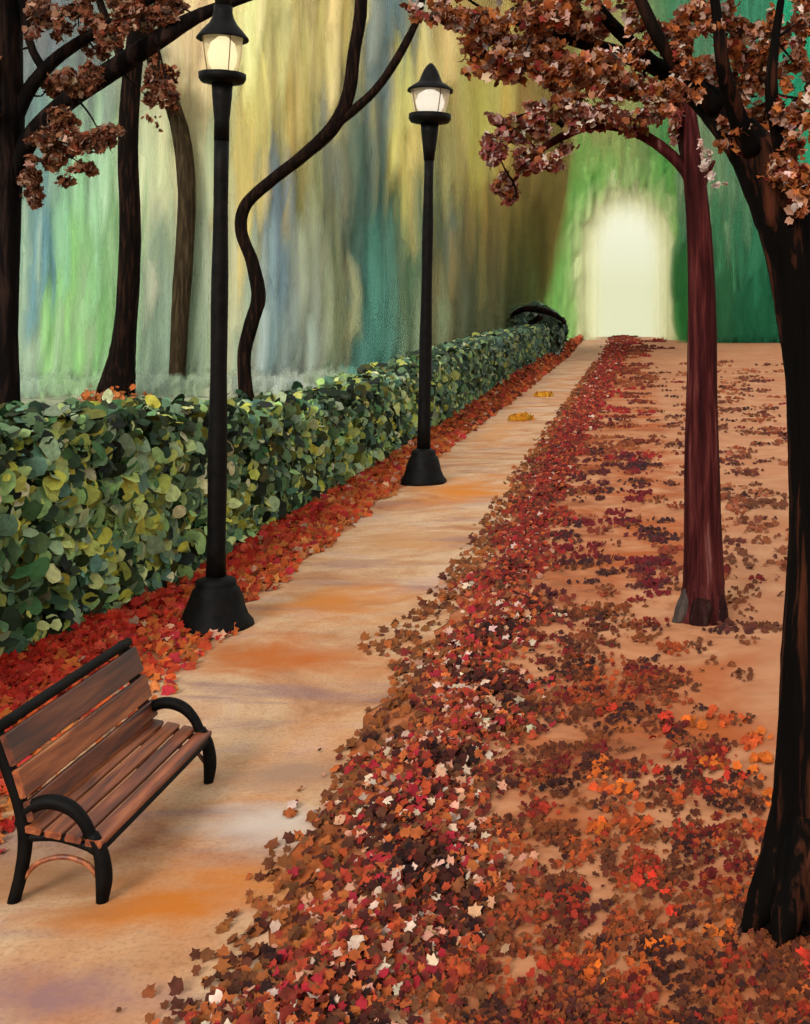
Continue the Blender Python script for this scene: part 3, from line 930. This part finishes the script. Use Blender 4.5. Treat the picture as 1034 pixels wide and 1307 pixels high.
# big black tree at the right edge
DR = ground_D(1172)
bp = P(1012, 1172, DR)
t1 = thing('leaning_tree', (bp[0], DR, 0), 'big black trunk curving in from the right edge with spreading leafy branches', 'tree')
tube('trunk', px_path([(1008, 1190, DR, 62), (1010, 1165, DR, 50), (1020, 1120, DR, 44), (1028, 1020, DR, 42), (1036, 880, DR, 40), (1043, 720, DR, 38), (1044, 560, DR, 38), (1038, 440, DR, 40), (1022, 340, DR, 42), (992, 250, DR, 40), (950, 180, DR, 30), (905, 130, DR + 0.1, 21), (860, 98, DR + 0.2, 15)]),
     M['bark_black'], t1, sides=26, per=8, rough=0.05, seed=5)
brs = [[(868, 104, DR + 0.2, 14), (830, 82, DR + 0.25, 12), (770, 62, DR + 0.3, 10), (720, 46, DR + 0.3, 9), (684, 34, DR + 0.35, 7), (640, 26, DR + 0.4, 2)],
       [(850, 94, DR + 0.2, 10), (800, 50, DR + 0.1, 9), (768, 16, DR, 8), (745, -20, DR, 7), (720, -70, DR, 5)],
       [(915, 140, DR, 13), (870, 92, DR - 0.1, 10), (842, 50, DR - 0.2, 9), (818, 0, DR - 0.2, 8), (800, -50, DR - 0.2, 6)],
       [(960, 195, DR - 0.1, 14), (935, 130, DR - 0.2, 12), (922, 80, DR - 0.3, 9), (915, 20, DR - 0.3, 7), (905, -40, DR - 0.3, 5)],
       [(1010, 290, DR - 0.1, 16), (1000, 200, DR - 0.2, 12), (985, 120, DR - 0.3, 9), (990, 50, DR - 0.3, 6), (1000, -20, DR - 0.3, 4)]]
for i, rows in enumerate(brs):
    tube('branch', px_path(rows), M['bark_black'] if i != 2 else M['bark_brown'], t1, sides=12, per=6, rough=0.06, seed=20 + i)
for k, rows in enumerate([[(1012, 1020, DR, 24), (996, 1090, DR - 0.04, 26), (980, 1140, DR - 0.08, 24), (962, 1172, DR - 0.1, 15), (944, 1192, DR - 0.12, 4)], [(1026, 1040, DR - 0.08, 24), (1016, 1110, DR - 0.14, 26), (1006, 1165, DR - 0.2, 22), (996, 1200, DR - 0.24, 12), (990, 1216, DR - 0.26, 4)], [(1040, 1040, DR - 0.08, 24), (1044, 1110, DR - 0.16, 26), (1050, 1165, DR - 0.24, 22), (1058, 1205, DR - 0.3, 12), (1062, 1222, DR - 0.32, 4)]]):
    tube('root', px_path(rows), M['bark_black'], t1, sides=12, per=6, rough=0.08, seed=40 + k)
blA = []
for (x, y, rx, ry, nn) in [(560, 12, 34, 18, 90), (600, 22, 34, 20, 120), (640, 45, 40, 24, 170), (690, 20, 44, 22, 170), (740, 30, 40, 26, 120), (620, 66, 30, 16, 100), (660, 82, 44, 20, 170), (710, 78, 44, 22, 190), (760, 86, 42, 20, 170), (800, 108, 42, 22, 170), (735, 104, 36, 16, 110), (845, 120, 30, 22, 120),
                           (820, 40, 24, 24, 80), (860, 60, 26, 26, 110), (890, 30, 30, 26, 110), (880, 90, 24, 26, 100), (915, 110, 26, 30, 110), (935, 40, 28, 30, 120), (960, 90, 26, 34, 120), (985, 40, 26, 30, 100), (1015, 80, 22, 40, 100), (1010, 150, 24, 34, 130), (975, 160, 24, 36, 130), (940, 165, 20, 26, 80), (1000, 215, 22, 30, 110), (1025, 250, 20, 40, 110), (1030, 20, 24, 30, 80), (560, -30, 50, 24, 120), (700, -40, 90, 34, 240), (880, -40, 90, 34, 260), (1060, 120, 30, 90, 200)]:
    blA.append((x, y, DR + random.uniform(-0.35, 0.45), rx, ry, int(nn * (2.1 if x < 860 else (2.4 if x < 950 else 2.2))), 8.5))
src = [r for b_ in brs for r in b_[1:]]
crown(t1, blA, [(72, 38, 22), (128, 66, 34), (166, 92, 46), (200, 114, 58), (210, 142, 110), (234, 184, 160), (246, 218, 204), (164, 60, 50)], [2, 4, 4.5, 4.5, 4, 3, 2, 2])
for rows in twigs_to(blA, src, 2.2):
    tube('twig', rows, M['bark_black'], t1, sides=6, per=3, rough=0.05)

# red trunk tree
DT = ground_D(790)
bp = P(898, 790, DT)
t2 = thing('red_tree', (bp[0], DT, 0), 'straight red brown trunk standing in the leaves with an arched branch over the green light', 'tree')
tube('trunk', px_path([(898, 806, DT, 34), (897, 785, DT, 33), (897, 762, DT, 29), (898, 730, DT, 26), (897, 640, DT, 23.5), (896, 520, DT, 20.5), (896, 420, DT, 18.5), (894, 330, DT, 17), (890, 260, DT, 15), (884, 200, DT, 14), (878, 150, DT, 12), (872, 90, DT, 9)]), M['bark_red'], t2, sides=22, per=8, rough=0.03, seed=6)
rb = [[(886, 240, DT, 9), (872, 214, DT, 8), (840, 184, DT, 7.5), (800, 164, DT, 7), (755, 160, DT, 6.5), (715, 176, DT, 5.5), (680, 200, DT, 4), (655, 232, DT, 2)],
      [(876, 205, DT, 7), (868, 170, DT, 5.5), (860, 140, DT, 4), (845, 105, DT, 2.5)],
      [(730, 168, DT, 4.5), (705, 150, DT - 0.1, 4), (680, 145, DT - 0.2, 2.5), (655, 150, DT - 0.2, 1.5)],
      [(892, 250, DT, 5), (902, 225, DT, 4), (912, 205, DT, 2)]]
for i, rows in enumerate(rb):
    tube('branch', px_path(rows), M['bark_red'] if i in (0, 3) else M['bark_brown'], t2, sides=10, per=6, rough=0.06, seed=60 + i)
for k, rows in enumerate([[(890, 735, DT, 8), (884, 755, DT - 0.04, 13), (875, 776, DT - 0.08, 13), (866, 791, DT - 0.11, 8), (858, 803, DT - 0.13, 2)], [(908, 750, DT - 0.02, 10), (912, 772, DT - 0.08, 15), (917, 788, DT - 0.12, 12), (923, 800, DT - 0.15, 7), (927, 809, DT - 0.16, 2)], [(897, 752, DT - 0.06, 12), (896, 775, DT - 0.13, 18), (894, 793, DT - 0.18, 15), (892, 806, DT - 0.2, 8), (890, 814, DT - 0.22, 2)]]):
    tube('root', px_path(rows), M['bark_grey'] if k == 0 else M['bark_foot'], t2, sides=12, per=6, rough=0.12, seed=70 + k)
blB = []
for (x, y, rx, ry, nn) in [(640, 235, 16, 16, 70), (635, 195, 20, 22, 90), (655, 165, 26, 20, 100), (670, 205, 24, 18, 90), (655, 250, 14, 10, 34), (690, 165, 30, 18, 120), (700, 140, 34, 16, 110), (735, 150, 30, 16, 100), (770, 140, 34, 16, 110), (800, 150, 28, 14, 90), (830, 150, 24, 12, 60), (760, 152, 40, 8, 60), (812, 158, 26, 8, 40), (700, 205, 18, 14, 50), (850, 140, 20, 22, 70), (862, 160, 10, 16, 30), (715, 190, 20, 8, 30)]:
    blB.append((x, y, DT + random.uniform(-0.5, 0.4), rx, ry, int(nn * 2.2), 7.5))
crown(t2, blB, [(100, 46, 30), (140, 64, 44), (164, 92, 52), (164, 76, 72), (192, 124, 104), (228, 184, 168), (168, 138, 78), (238, 212, 194)], [2.5, 3.5, 3.5, 3, 3, 2.6, 1.2, 2.2])
for rows in twigs_to(blB, [r for b_ in rb[:3] for r in b_[1:]], 1.6):
    tube('twig', rows, M['bark_brown'], t2, sides=6, per=3, rough=0.05)
blP = [(906, 216, DT - 0.3, 12, 14, 60, 5.5), (898, 196, DT - 0.3, 8, 14, 36, 5.5), (922, 234, DT - 0.3, 9, 5, 20, 5)]
tag(crown(t2, blP, [(220, 190, 176), (236, 214, 200), (190, 150, 136)], [2, 2, 1]), 'pale pink tuft of leaves')

# dark tree at the left edge
DL = 15.0
bp = P(6, 520, DL)
t3 = thing('edge_tree', (bp[0], DL, 0), 'dark trunk at the left edge behind the hedge, arching branches reaching over the lamp', 'tree')
tube('trunk', px_path([(8, 690, DL, 24), (8, 520, DL, 17), (9, 430, DL, 14), (10, 330, DL, 14), (10, 250, DL, 16), (8, 180, DL, 20), (4, 100, DL, 24), (0, 20, DL, 26), (-6, -80, DL, 24)]), M['bark_left'], t3, sides=18, per=6, rough=0.05, seed=11)
lb = [[(10, 270, DL, 12), (20, 215, DL, 12), (48, 165, DL, 12), (95, 122, DL, 12), (150, 85, DL, 13), (200, 52, DL, 12), (250, 22, DL + 0.2, 9), (300, 2, DL + 0.4, 6), (360, -16, DL + 0.5, 3)],
      [(12, 170, DL, 10), (34, 120, DL, 9), (66, 80, DL, 8), (110, 48, DL, 7), (160, 20, DL, 6), (210, -12, DL, 5)],
      [(60, 95, DL, 6), (40, 60, DL, 5), (30, 10, DL, 5), (36, -40, DL, 4)]]
for i, rows in enumerate(lb):
    tube('branch', px_path(rows), M['bark_left'], t3, sides=12, per=6, rough=0.06, seed=90 + i)
blC = []
for (x, y, rx, ry, nn) in [(40, 235, 18, 18, 60), (70, 200, 26, 22, 90), (100, 185, 26, 20, 90), (130, 175, 20, 18, 60), (60, 175, 20, 18, 60), (110, 215, 18, 10, 30), (45, 255, 12, 12, 20), (80, 150, 22, 16, 60), (85, 105, 24, 14, 70), (60, 110, 20, 16, 50), (120, 95, 20, 12, 40),
                           (60, 25, 24, 24, 80), (100, 20, 26, 22, 80), (150, 40, 22, 20, 60), (190, 20, 26, 20, 80), (220, 10, 22, 16, 60), (35, 20, 20, 24, 60), (120, 60, 20, 14, 40), (165, 10, 26, 16, 60), (200, 100, 14, 16, 60), (212, 118, 12, 14, 40), (190, 125, 8, 12, 24), (80, -30, 70, 24, 150), (200, -30, 60, 20, 110), (-30, 60, 30, 60, 110)]:
    blC.append((x, y, DL + random.uniform(-0.6, 0.5), rx, ry, int(nn * 3.0), 7))
crown(t3, blC, [(112, 66, 46), (148, 88, 58), (160, 100, 70), (186, 134, 106), (214, 172, 148), (76, 52, 44), (134, 60, 38)], [3, 4, 4, 3, 2, 1.5, 2.5])
for rows in twigs_to(blC, [r for b_ in lb for r in b_[1:-1]], 1.6):
    tube('twig', rows, M['bark_left'], t3, sides=6, per=3, rough=0.05)

# slim dark trunk with orange leaves at its foot
D4 = 40.0
bp = P(148, 515, D4)
t4 = thing('slim_tree', (bp[0], D4, 0), 'slim dark trunk with flared foot and orange leaves around it behind the hedge', 'tree')
tube('trunk', px_path([(146, 520, D4, 30), (148, 505, D4, 25), (154, 470, D4, 18), (160, 420, D4, 14), (165, 340, D4, 13), (166, 270, D4, 13), (164, 200, D4, 12), (166, 130, D4, 12), (172, 60, D4, 11), (178, -10, D4, 10), (180, -110, D4, 7)]), M['bark_brown'], t4, sides=16, per=6, rough=0.06, seed=12)
tube('branch', px_path([(168, 110, D4, 7), (150, 60, D4, 6), (130, 10, D4, 5), (110, -50, D4, 3)]), M['bark_brown'], t4, sides=10, per=5)
tube('branch', px_path([(172, 60, D4, 7), (200, 20, D4, 5), (225, -20, D4, 4)]), M['bark_brown'], t4, sides=10, per=5)
crown(t4, [(150, -60, D4, 60, 40, 50, 9), (215, -40, D4, 40, 30, 40, 9), (110, -30, D4, 40, 30, 40, 9)], PB, [2, 3, 3, 3, 2, 1, 0.5, 1])
n = 260
C = np.stack([bp[0] + rng.normal(0.05, 0.42, n), D4 - 0.8 + rng.normal(0, 0.3, n), np.abs(rng.normal(0.1, 0.18, n))], 1)
Nm = unit(rng.normal(0, 0.5, (n, 3)) + np.array([[0, -0.5, 0.8]])); U, Vv = axes_from_normal(Nm)
tag(leaf_cloud('fallen_leaves', C, U, Vv, rng.uniform(0.06, 0.15, n), pick([(196, 106, 48), (216, 130, 70), (160, 84, 40), (226, 190, 160)], [3, 3, 2, 1], n), M['litter']),
    'small drift of orange leaves at the foot of the slim dark trunk', 'leaves', kind='stuff')

# pale olive trunk
D5 = 47.0
bp = P(228, 490, D5)
t5 = thing('thin_tree', (bp[0], D5, 0), 'thin faded olive brown trunk bending left at its top, left of the nearest lamp', 'tree')
tube('trunk', px_path([(222, 497, D5, 8), (226, 470, D5, 10), (230, 400, D5, 11), (236, 320, D5, 11), (239, 250, D5, 11), (234, 190, D5, 11), (222, 140, D5, 10), (208, 110, D5, 8), (190, 60, D5, 7), (180, -10, D5, 5)]), M['bark_pale'], t5, sides=14, per=6, rough=0.06, seed=13)
crown(t5, [(206, 100, D5 - 1, 18, 20, 150, 6.5), (200, 130, D5 - 1, 14, 14, 70, 6), (214, 125, D5 - 1, 12, 16, 60, 6), (192, 148, D5 - 1, 12, 8, 14, 4), (200, 158, D5 - 1, 8, 8, 8, 4), (185, 60, D5 - 1, 20, 24, 80, 6)], PB, [1, 3, 5, 4, 2, 0.6, 0.2, 0.6])

# winding trunk that forks
D6 = 40.0
bp = P(314, 512, D6)
t6 = thing('winding_tree', (bp[0], D6, 0), 'slender winding trunk that forks high up, between the two lamps', 'tree')
tube('trunk', px_path([(316, 520, D6, 12), (313, 495, D6, 9), (312, 450, D6, 8.5), (322, 410, D6, 9), (330, 378, D6, 9), (322, 335, D6, 8), (308, 295, D6, 7.5), (314, 262, D6, 7.5), (345, 232, D6, 7.5), (385, 200, D6, 8), (425, 162, D6, 9), (445, 120, D6, 8.5), (452, 70, D6, 8), (460, 20, D6, 8), (462, -30, D6, 7), (470, -120, D6, 4)]), M['bark_brown'], t6, sides=14, per=7, rough=0.06, seed=14)
tube('branch', px_path([(428, 160, D6, 6), (452, 140, D6, 6), (478, 116, D6, 5.5), (500, 86, D6, 5.5), (518, 55, D6, 5), (534, 20, D6, 4.5), (545, -30, D6, 4)]), M['bark_brown'], t6, sides=10, per=6, rough=0.06, seed=15)
crown(t6, [(470, -110, D6, 60, 40, 50, 9), (550, -60, D6, 40, 30, 40, 9)], PB, [2, 3, 3, 3, 2, 1, 0.5, 1])

# leaning thin trunk at the edge of the opening
D7 = 104.0
bp = P(675, 443, D7)
t7 = thing('leaning_sapling', (bp[0], D7, 0), 'thin brown leaning trunk at the left edge of the green arch', 'tree')
tube('trunk', px_path([(672, 450, D7, 6), (676, 410, D7, 5), (688, 360, D7, 4), (704, 310, D7, 3.5), (718, 250, D7, 3), (724, 205, D7, 2.5), (728, 140, D7, 2)]), M['bark_pale'], t7, sides=10, per=6, rough=0.06, seed=16)
crown(t7, [(730, 120, D7, 30, 30, 240, 6), (722, 160, D7, 18, 20, 80, 5)], [(120, 110, 56), (96, 88, 42), (150, 136, 76)], [1, 1, 1])

# ------------------------------------------------------------------ fallen leaves
def litter(name, xs, ys, zs, szs, cols, label, up=0.9, face=0.55):
    n = len(xs)
    Nm = unit(np.stack([rng.normal(-0.1, 0.4, n), rng.normal(-face, 0.4, n), np.full(n, up)], 1))
    U, Vv = axes_from_normal(Nm)
    z = zs + szs * 0.5 * np.sqrt(1 - Nm[:, 2] ** 2)
    o = leaf_cloud(name, np.stack([xs, ys, z + np.array([ground_z(0, q) for q in ys])], 1), U, Vv, szs, cols, M['litter'], None, 'ragged', 0.25)
    return tag(o, label, 'leaves', kind='stuff')


def along(n, y0, y1, power=1.0):
    u = rng.uniform(0, 1, n)
    return y0 * (y1 / y0) ** (u ** power)


# dense band between path and bank
n = 24000
y = along(n, 3.6, 150)
ctr = np.interp(y, [3.6, 5, 8, 11, 14, 20, 30, 50, 150], [-1.22, -1.2, -1.22, -1.24, -1.32, -1.38, -1.40, -1.15, -0.4])
hw = np.interp(y, [3.6, 8, 14, 30, 60, 150], [0.52, 0.46, 0.37, 0.38, 0.5, 1.2])
tt = rng.normal(0, 0.5, n)
x = ctr + hw * tt + 0.14 * np.sin(y * 2.3) + 0.06 * np.sin(y * 6.1)
z = 0.02 + 0.10 * np.exp(-(tt / 0.5) ** 2) * rng.uniform(0, 1, n)
cl = np.sin(x * 7 + np.sin(y * 2) * 2) + np.sin(y * 4.3 + x * 3) + rng.normal(0, 0.8, n)
pb = [(76, 28, 22), (124, 44, 32), (166, 56, 38), (192, 78, 40), (206, 106, 52), (142, 82, 46), (226, 162, 130), (242, 206, 182), (184, 40, 54), (104, 60, 38)]
cA = pick(pb, [2.5, 4, 4.5, 5, 5, 3.5, 2.6, 2.4, 2.4, 2], n, 0.16)
cD = pick([(48, 18, 14), (76, 28, 20), (92, 48, 28)], [1, 1, 1], n, 0.16)
cR = pick([(150, 36, 34), (124, 40, 32), (176, 62, 40), (110, 56, 36), (196, 96, 60)], [3, 3, 3, 2, 1], n, 0.16)
c = np.where((cl < -1.35)[:, None], cD, cA)
c = np.where((smooth(9, 16, y) * 0.75 > rng.uniform(0, 1, n))[:, None], cR, c)
litter('fallen_leaves', x, y, z, rng.uniform(0.012, 0.04, n) * np.interp(y, [4, 12, 40, 150], [1.0, 1.35, 2.6, 6]), c,
       'dense drift of red, brown and pink fallen leaves along the right edge of the path')

# thin spill on to the path
n = 1700
y = along(n, 4.2, 70); x = np.interp(y, [4, 9, 12, 70], [-1.7, -1.75, -1.95, -1.9]) + rng.uniform(-0.08, 0.28, n) - np.abs(rng.normal(0, np.interp(y, [4, 7, 9], [0.16, 0.12, 0.07]), n)) - 0.25 * np.exp(-((y - 10.8) / 0.8) ** 2) * rng.uniform(0, 2, n)
litter('fallen_leaves', x, y, np.full(n, 0.014), rng.uniform(0.018, 0.045, n) * np.interp(y, [4, 12, 70], [1, 1.3, 3]),
       pick([(128, 74, 40), (160, 90, 44), (178, 96, 44), (100, 50, 32)], [3, 3, 2, 2], n), 'thin brown leaves spilling on to the bare path')

# verge on the left between path and hedge
n = 11500
y = along(n, 6.5, 150)
lx = hedge_x(y) + 0.02; rx = np.interp(y, [6, 10, 13, 22, 40, 80, 150], [-3.7, -3.75, -3.95, -4.0, -3.98, -4.1, -5.5])
u = rng.beta(1.1, 1.5, n); x = lx + (rx - lx) * u * 1.12 + 0.06 * np.sin(y * 3)
z = 0.015 + (0.13 + 0.35 * smooth(18, 60, y)) * (1 - u) * rng.uniform(0, 1, n)
pv = [(216, 78, 40), (230, 102, 46), (224, 120, 52), (204, 100, 44), (180, 66, 38), (232, 140, 74), (238, 176, 140), (204, 50, 60)]
c = pick(pv, [4, 4, 4, 3, 2, 2, 1, 1.6], n, 0.13)
red = (rng.uniform(0, 1, n) < 0.75 * (1 - u))[:, None]
c = np.where(red & (y < 18)[:, None], pick([(216, 56, 34), (206, 48, 38), (230, 88, 58)], [3, 2, 2], n, 0.1), c)
fr = (smooth(24, 34, y) * rng.uniform(0, 1, n) > 0.35)[:, None]
c = np.where(fr, pick([(140, 56, 28), (186, 84, 34), (104, 42, 24), (206, 76, 54), (212, 112, 48)], [3, 3, 1.5, 2, 1.5], n), c)
litter('fallen_leaves', x, y, z, rng.uniform(0.02, 0.06, n) * np.interp(y, [6, 12, 40, 150], [1, 1.3, 2.4, 6]), c,
       'bright red and orange fallen leaves heaped between hedge and path')

n = 3200
y = rng.uniform(6.6, 11.2, n); lx = hedge_x(y); x = lx + np.abs(rng.normal(0.05, 0.3, n)) * np.interp(y, [6.6, 9, 11.2], [1.3, 1.2, 0.9])
litter('fallen_leaves', x, y, 0.03 + 0.14 * np.exp(-((x - lx) / 0.45) ** 2) * rng.uniform(0.3, 1, n), rng.uniform(0.02, 0.055, n),
       pick([(222, 52, 30), (212, 40, 34), (232, 84, 52), (196, 52, 28)], [4, 3, 2, 2], n, 0.1), 'solid heap of bright red leaves under the hedge behind the bench')

# scattered leaves over the right bank: little clusters
def clusters(nc, y0, y1, x0f, x1f, per, spread, pal, wts, label, size, power=1.0):
    yc = along(nc, y0, y1, power); xc = np.array([rng.uniform(x0f(q), x1f(q)) for q in yc])
    pal_l = np.array([lin(p) for p in pal]); w_ = np.array(wts, float); w_ /= w_.sum()
    cc = pal_l[rng.choice(len(pal), nc, p=w_)]
    k = rng.integers(per[0], per[1], nc)
    idx = np.repeat(np.arange(nc), k); n = len(idx)
    sc = np.interp(yc, [4, 8, 14, 40, 150], [0.8, 1.0, 1.5, 3.0, 9])[idx]
    x = xc[idx] + rng.normal(0, spread, n) * sc; y = yc[idx] + rng.normal(0, spread * 1.1, n) * sc * 1.2
    c = np.clip(cc[idx] * (1 + rng.normal(0, 0.2, (n, 1))) * (1 + rng.normal(0, 0.06, (n, 3))), 0.004, 0.8)
    litter('fallen_leaves', x, np.maximum(y, 3.2), np.full(n, 0.012), rng.uniform(size[0], size[1], n) * np.interp(y, [4, 12, 40, 150], [0.9, 1.3, 2.4, 7]), c, label)


clusters(320, 4.8, 60, lambda q: -0.8, lambda q: np.interp(q, [4, 7, 9, 14, 60], [1.2, 1.0, 0.9, 1.6, 9]), (8, 18), 0.05,
         [(110, 58, 32), (140, 74, 40), (90, 42, 34), (70, 34, 30), (150, 66, 34), (126, 30, 30)], [4, 4, 3, 2, 2, 1.5],
         'small scattered clusters of brown leaves over the peach bank', (0.012, 0.030))
clusters(350, 4.75, 12, lambda q: -0.85, lambda q: np.interp(q, [3.6, 5.6, 7.5, 9, 14], [1.2, 1.05, 0.75, 0.5, 0.3]), (10, 30), 0.07,
         [(140, 70, 32), (108, 50, 26), (170, 72, 32), (196, 88, 36), (116, 28, 22), (66, 28, 20), (180, 54, 30)], [4, 5, 3, 1.6, 2, 2.5, 1.5],
         'rust and orange leaves thickly covering the near bank', (0.011, 0.031), 1.9)
clusters(60, 12, 26, lambda q: -0.9, lambda q: 0.55, (10, 24), 0.06,
         [(120, 26, 34), (92, 34, 36), (70, 36, 36), (140, 60, 40)], [3, 3, 2, 2], 'maroon leaf clusters on the bank left of the red trunk', (0.02, 0.04))
clusters(90, 22, 140, lambda q: -1.2, lambda q: np.interp(q, [20, 60, 140], [0.4, 1.2, 5.5]), (10, 22), 0.07,
         [(140, 70, 40), (120, 50, 32), (160, 36, 36), (170, 90, 50)], [3, 3, 2, 2], 'brown and red leaves far up the bank beside the path', (0.02, 0.045))
clusters(90, 11, 75, lambda q: np.interp(q, [11, 30, 75], [0.9, 1.6, 4]), lambda q: np.interp(q, [11, 30, 75], [1.7, 4.2, 10]), (8, 20), 0.075,
         [(126, 70, 46), (150, 80, 48), (104, 52, 40), (170, 96, 62)], [3, 3, 2, 2], 'sparse soft patches of brown leaves right of the red trunk', (0.02, 0.045))
clusters(40, 4.5, 9, lambda q: -0.2, lambda q: 0.95, (5, 9), 0.045, [(226, 110, 34), (206, 84, 36), (214, 60, 36)], [3, 2, 1.5],
         'bright orange leaf clusters on the near bank', (0.02, 0.042))

# two small yellow leaf piles on the far path
for (px_, py_, lab) in ((694, 496, 'farther of two small heaps of yellow leaves on the distant path'), (664, 526, 'nearer of two small heaps of yellow leaves on the distant path')):
    D = ground_D(py_ + 10); b0 = P(px_, py_, D)
    n = 130
    dv = unit(np.abs(rng.normal(size=(n, 3))) * np.where(rng.uniform(0, 1, (n, 3)) < 0.5, -1, 1)); dv[:, 2] = np.abs(dv[:, 2])
    C = dv * np.array([[0.36, 0.7, 0.10]]) * rng.uniform(0.5, 1, (n, 1)) + np.array([[b0[0], D, 0.02]])
    Nm = unit(dv + rng.normal(0, 0.4, (n, 3))); U, Vv = axes_from_normal(Nm)
    o = leaf_cloud('leaf_heap', C - np.array([[b0[0], D, 0]]), U, Vv, rng.uniform(0.08, 0.16, n), pick([(232, 156, 30), (222, 140, 28), (240, 176, 60)], [2, 2, 1], n, 0.06), M['litter'])
    o.location = (b0[0], D, 0)
    tag(o, lab, 'leaf heap', 'yellow leaf heaps on the path')

scene.cycles.transparent_max_bounces = 20
scene.cycles.adaptive_threshold = 0.04
scene.cycles.max_bounces = 6
scene.cycles.diffuse_bounces = 3
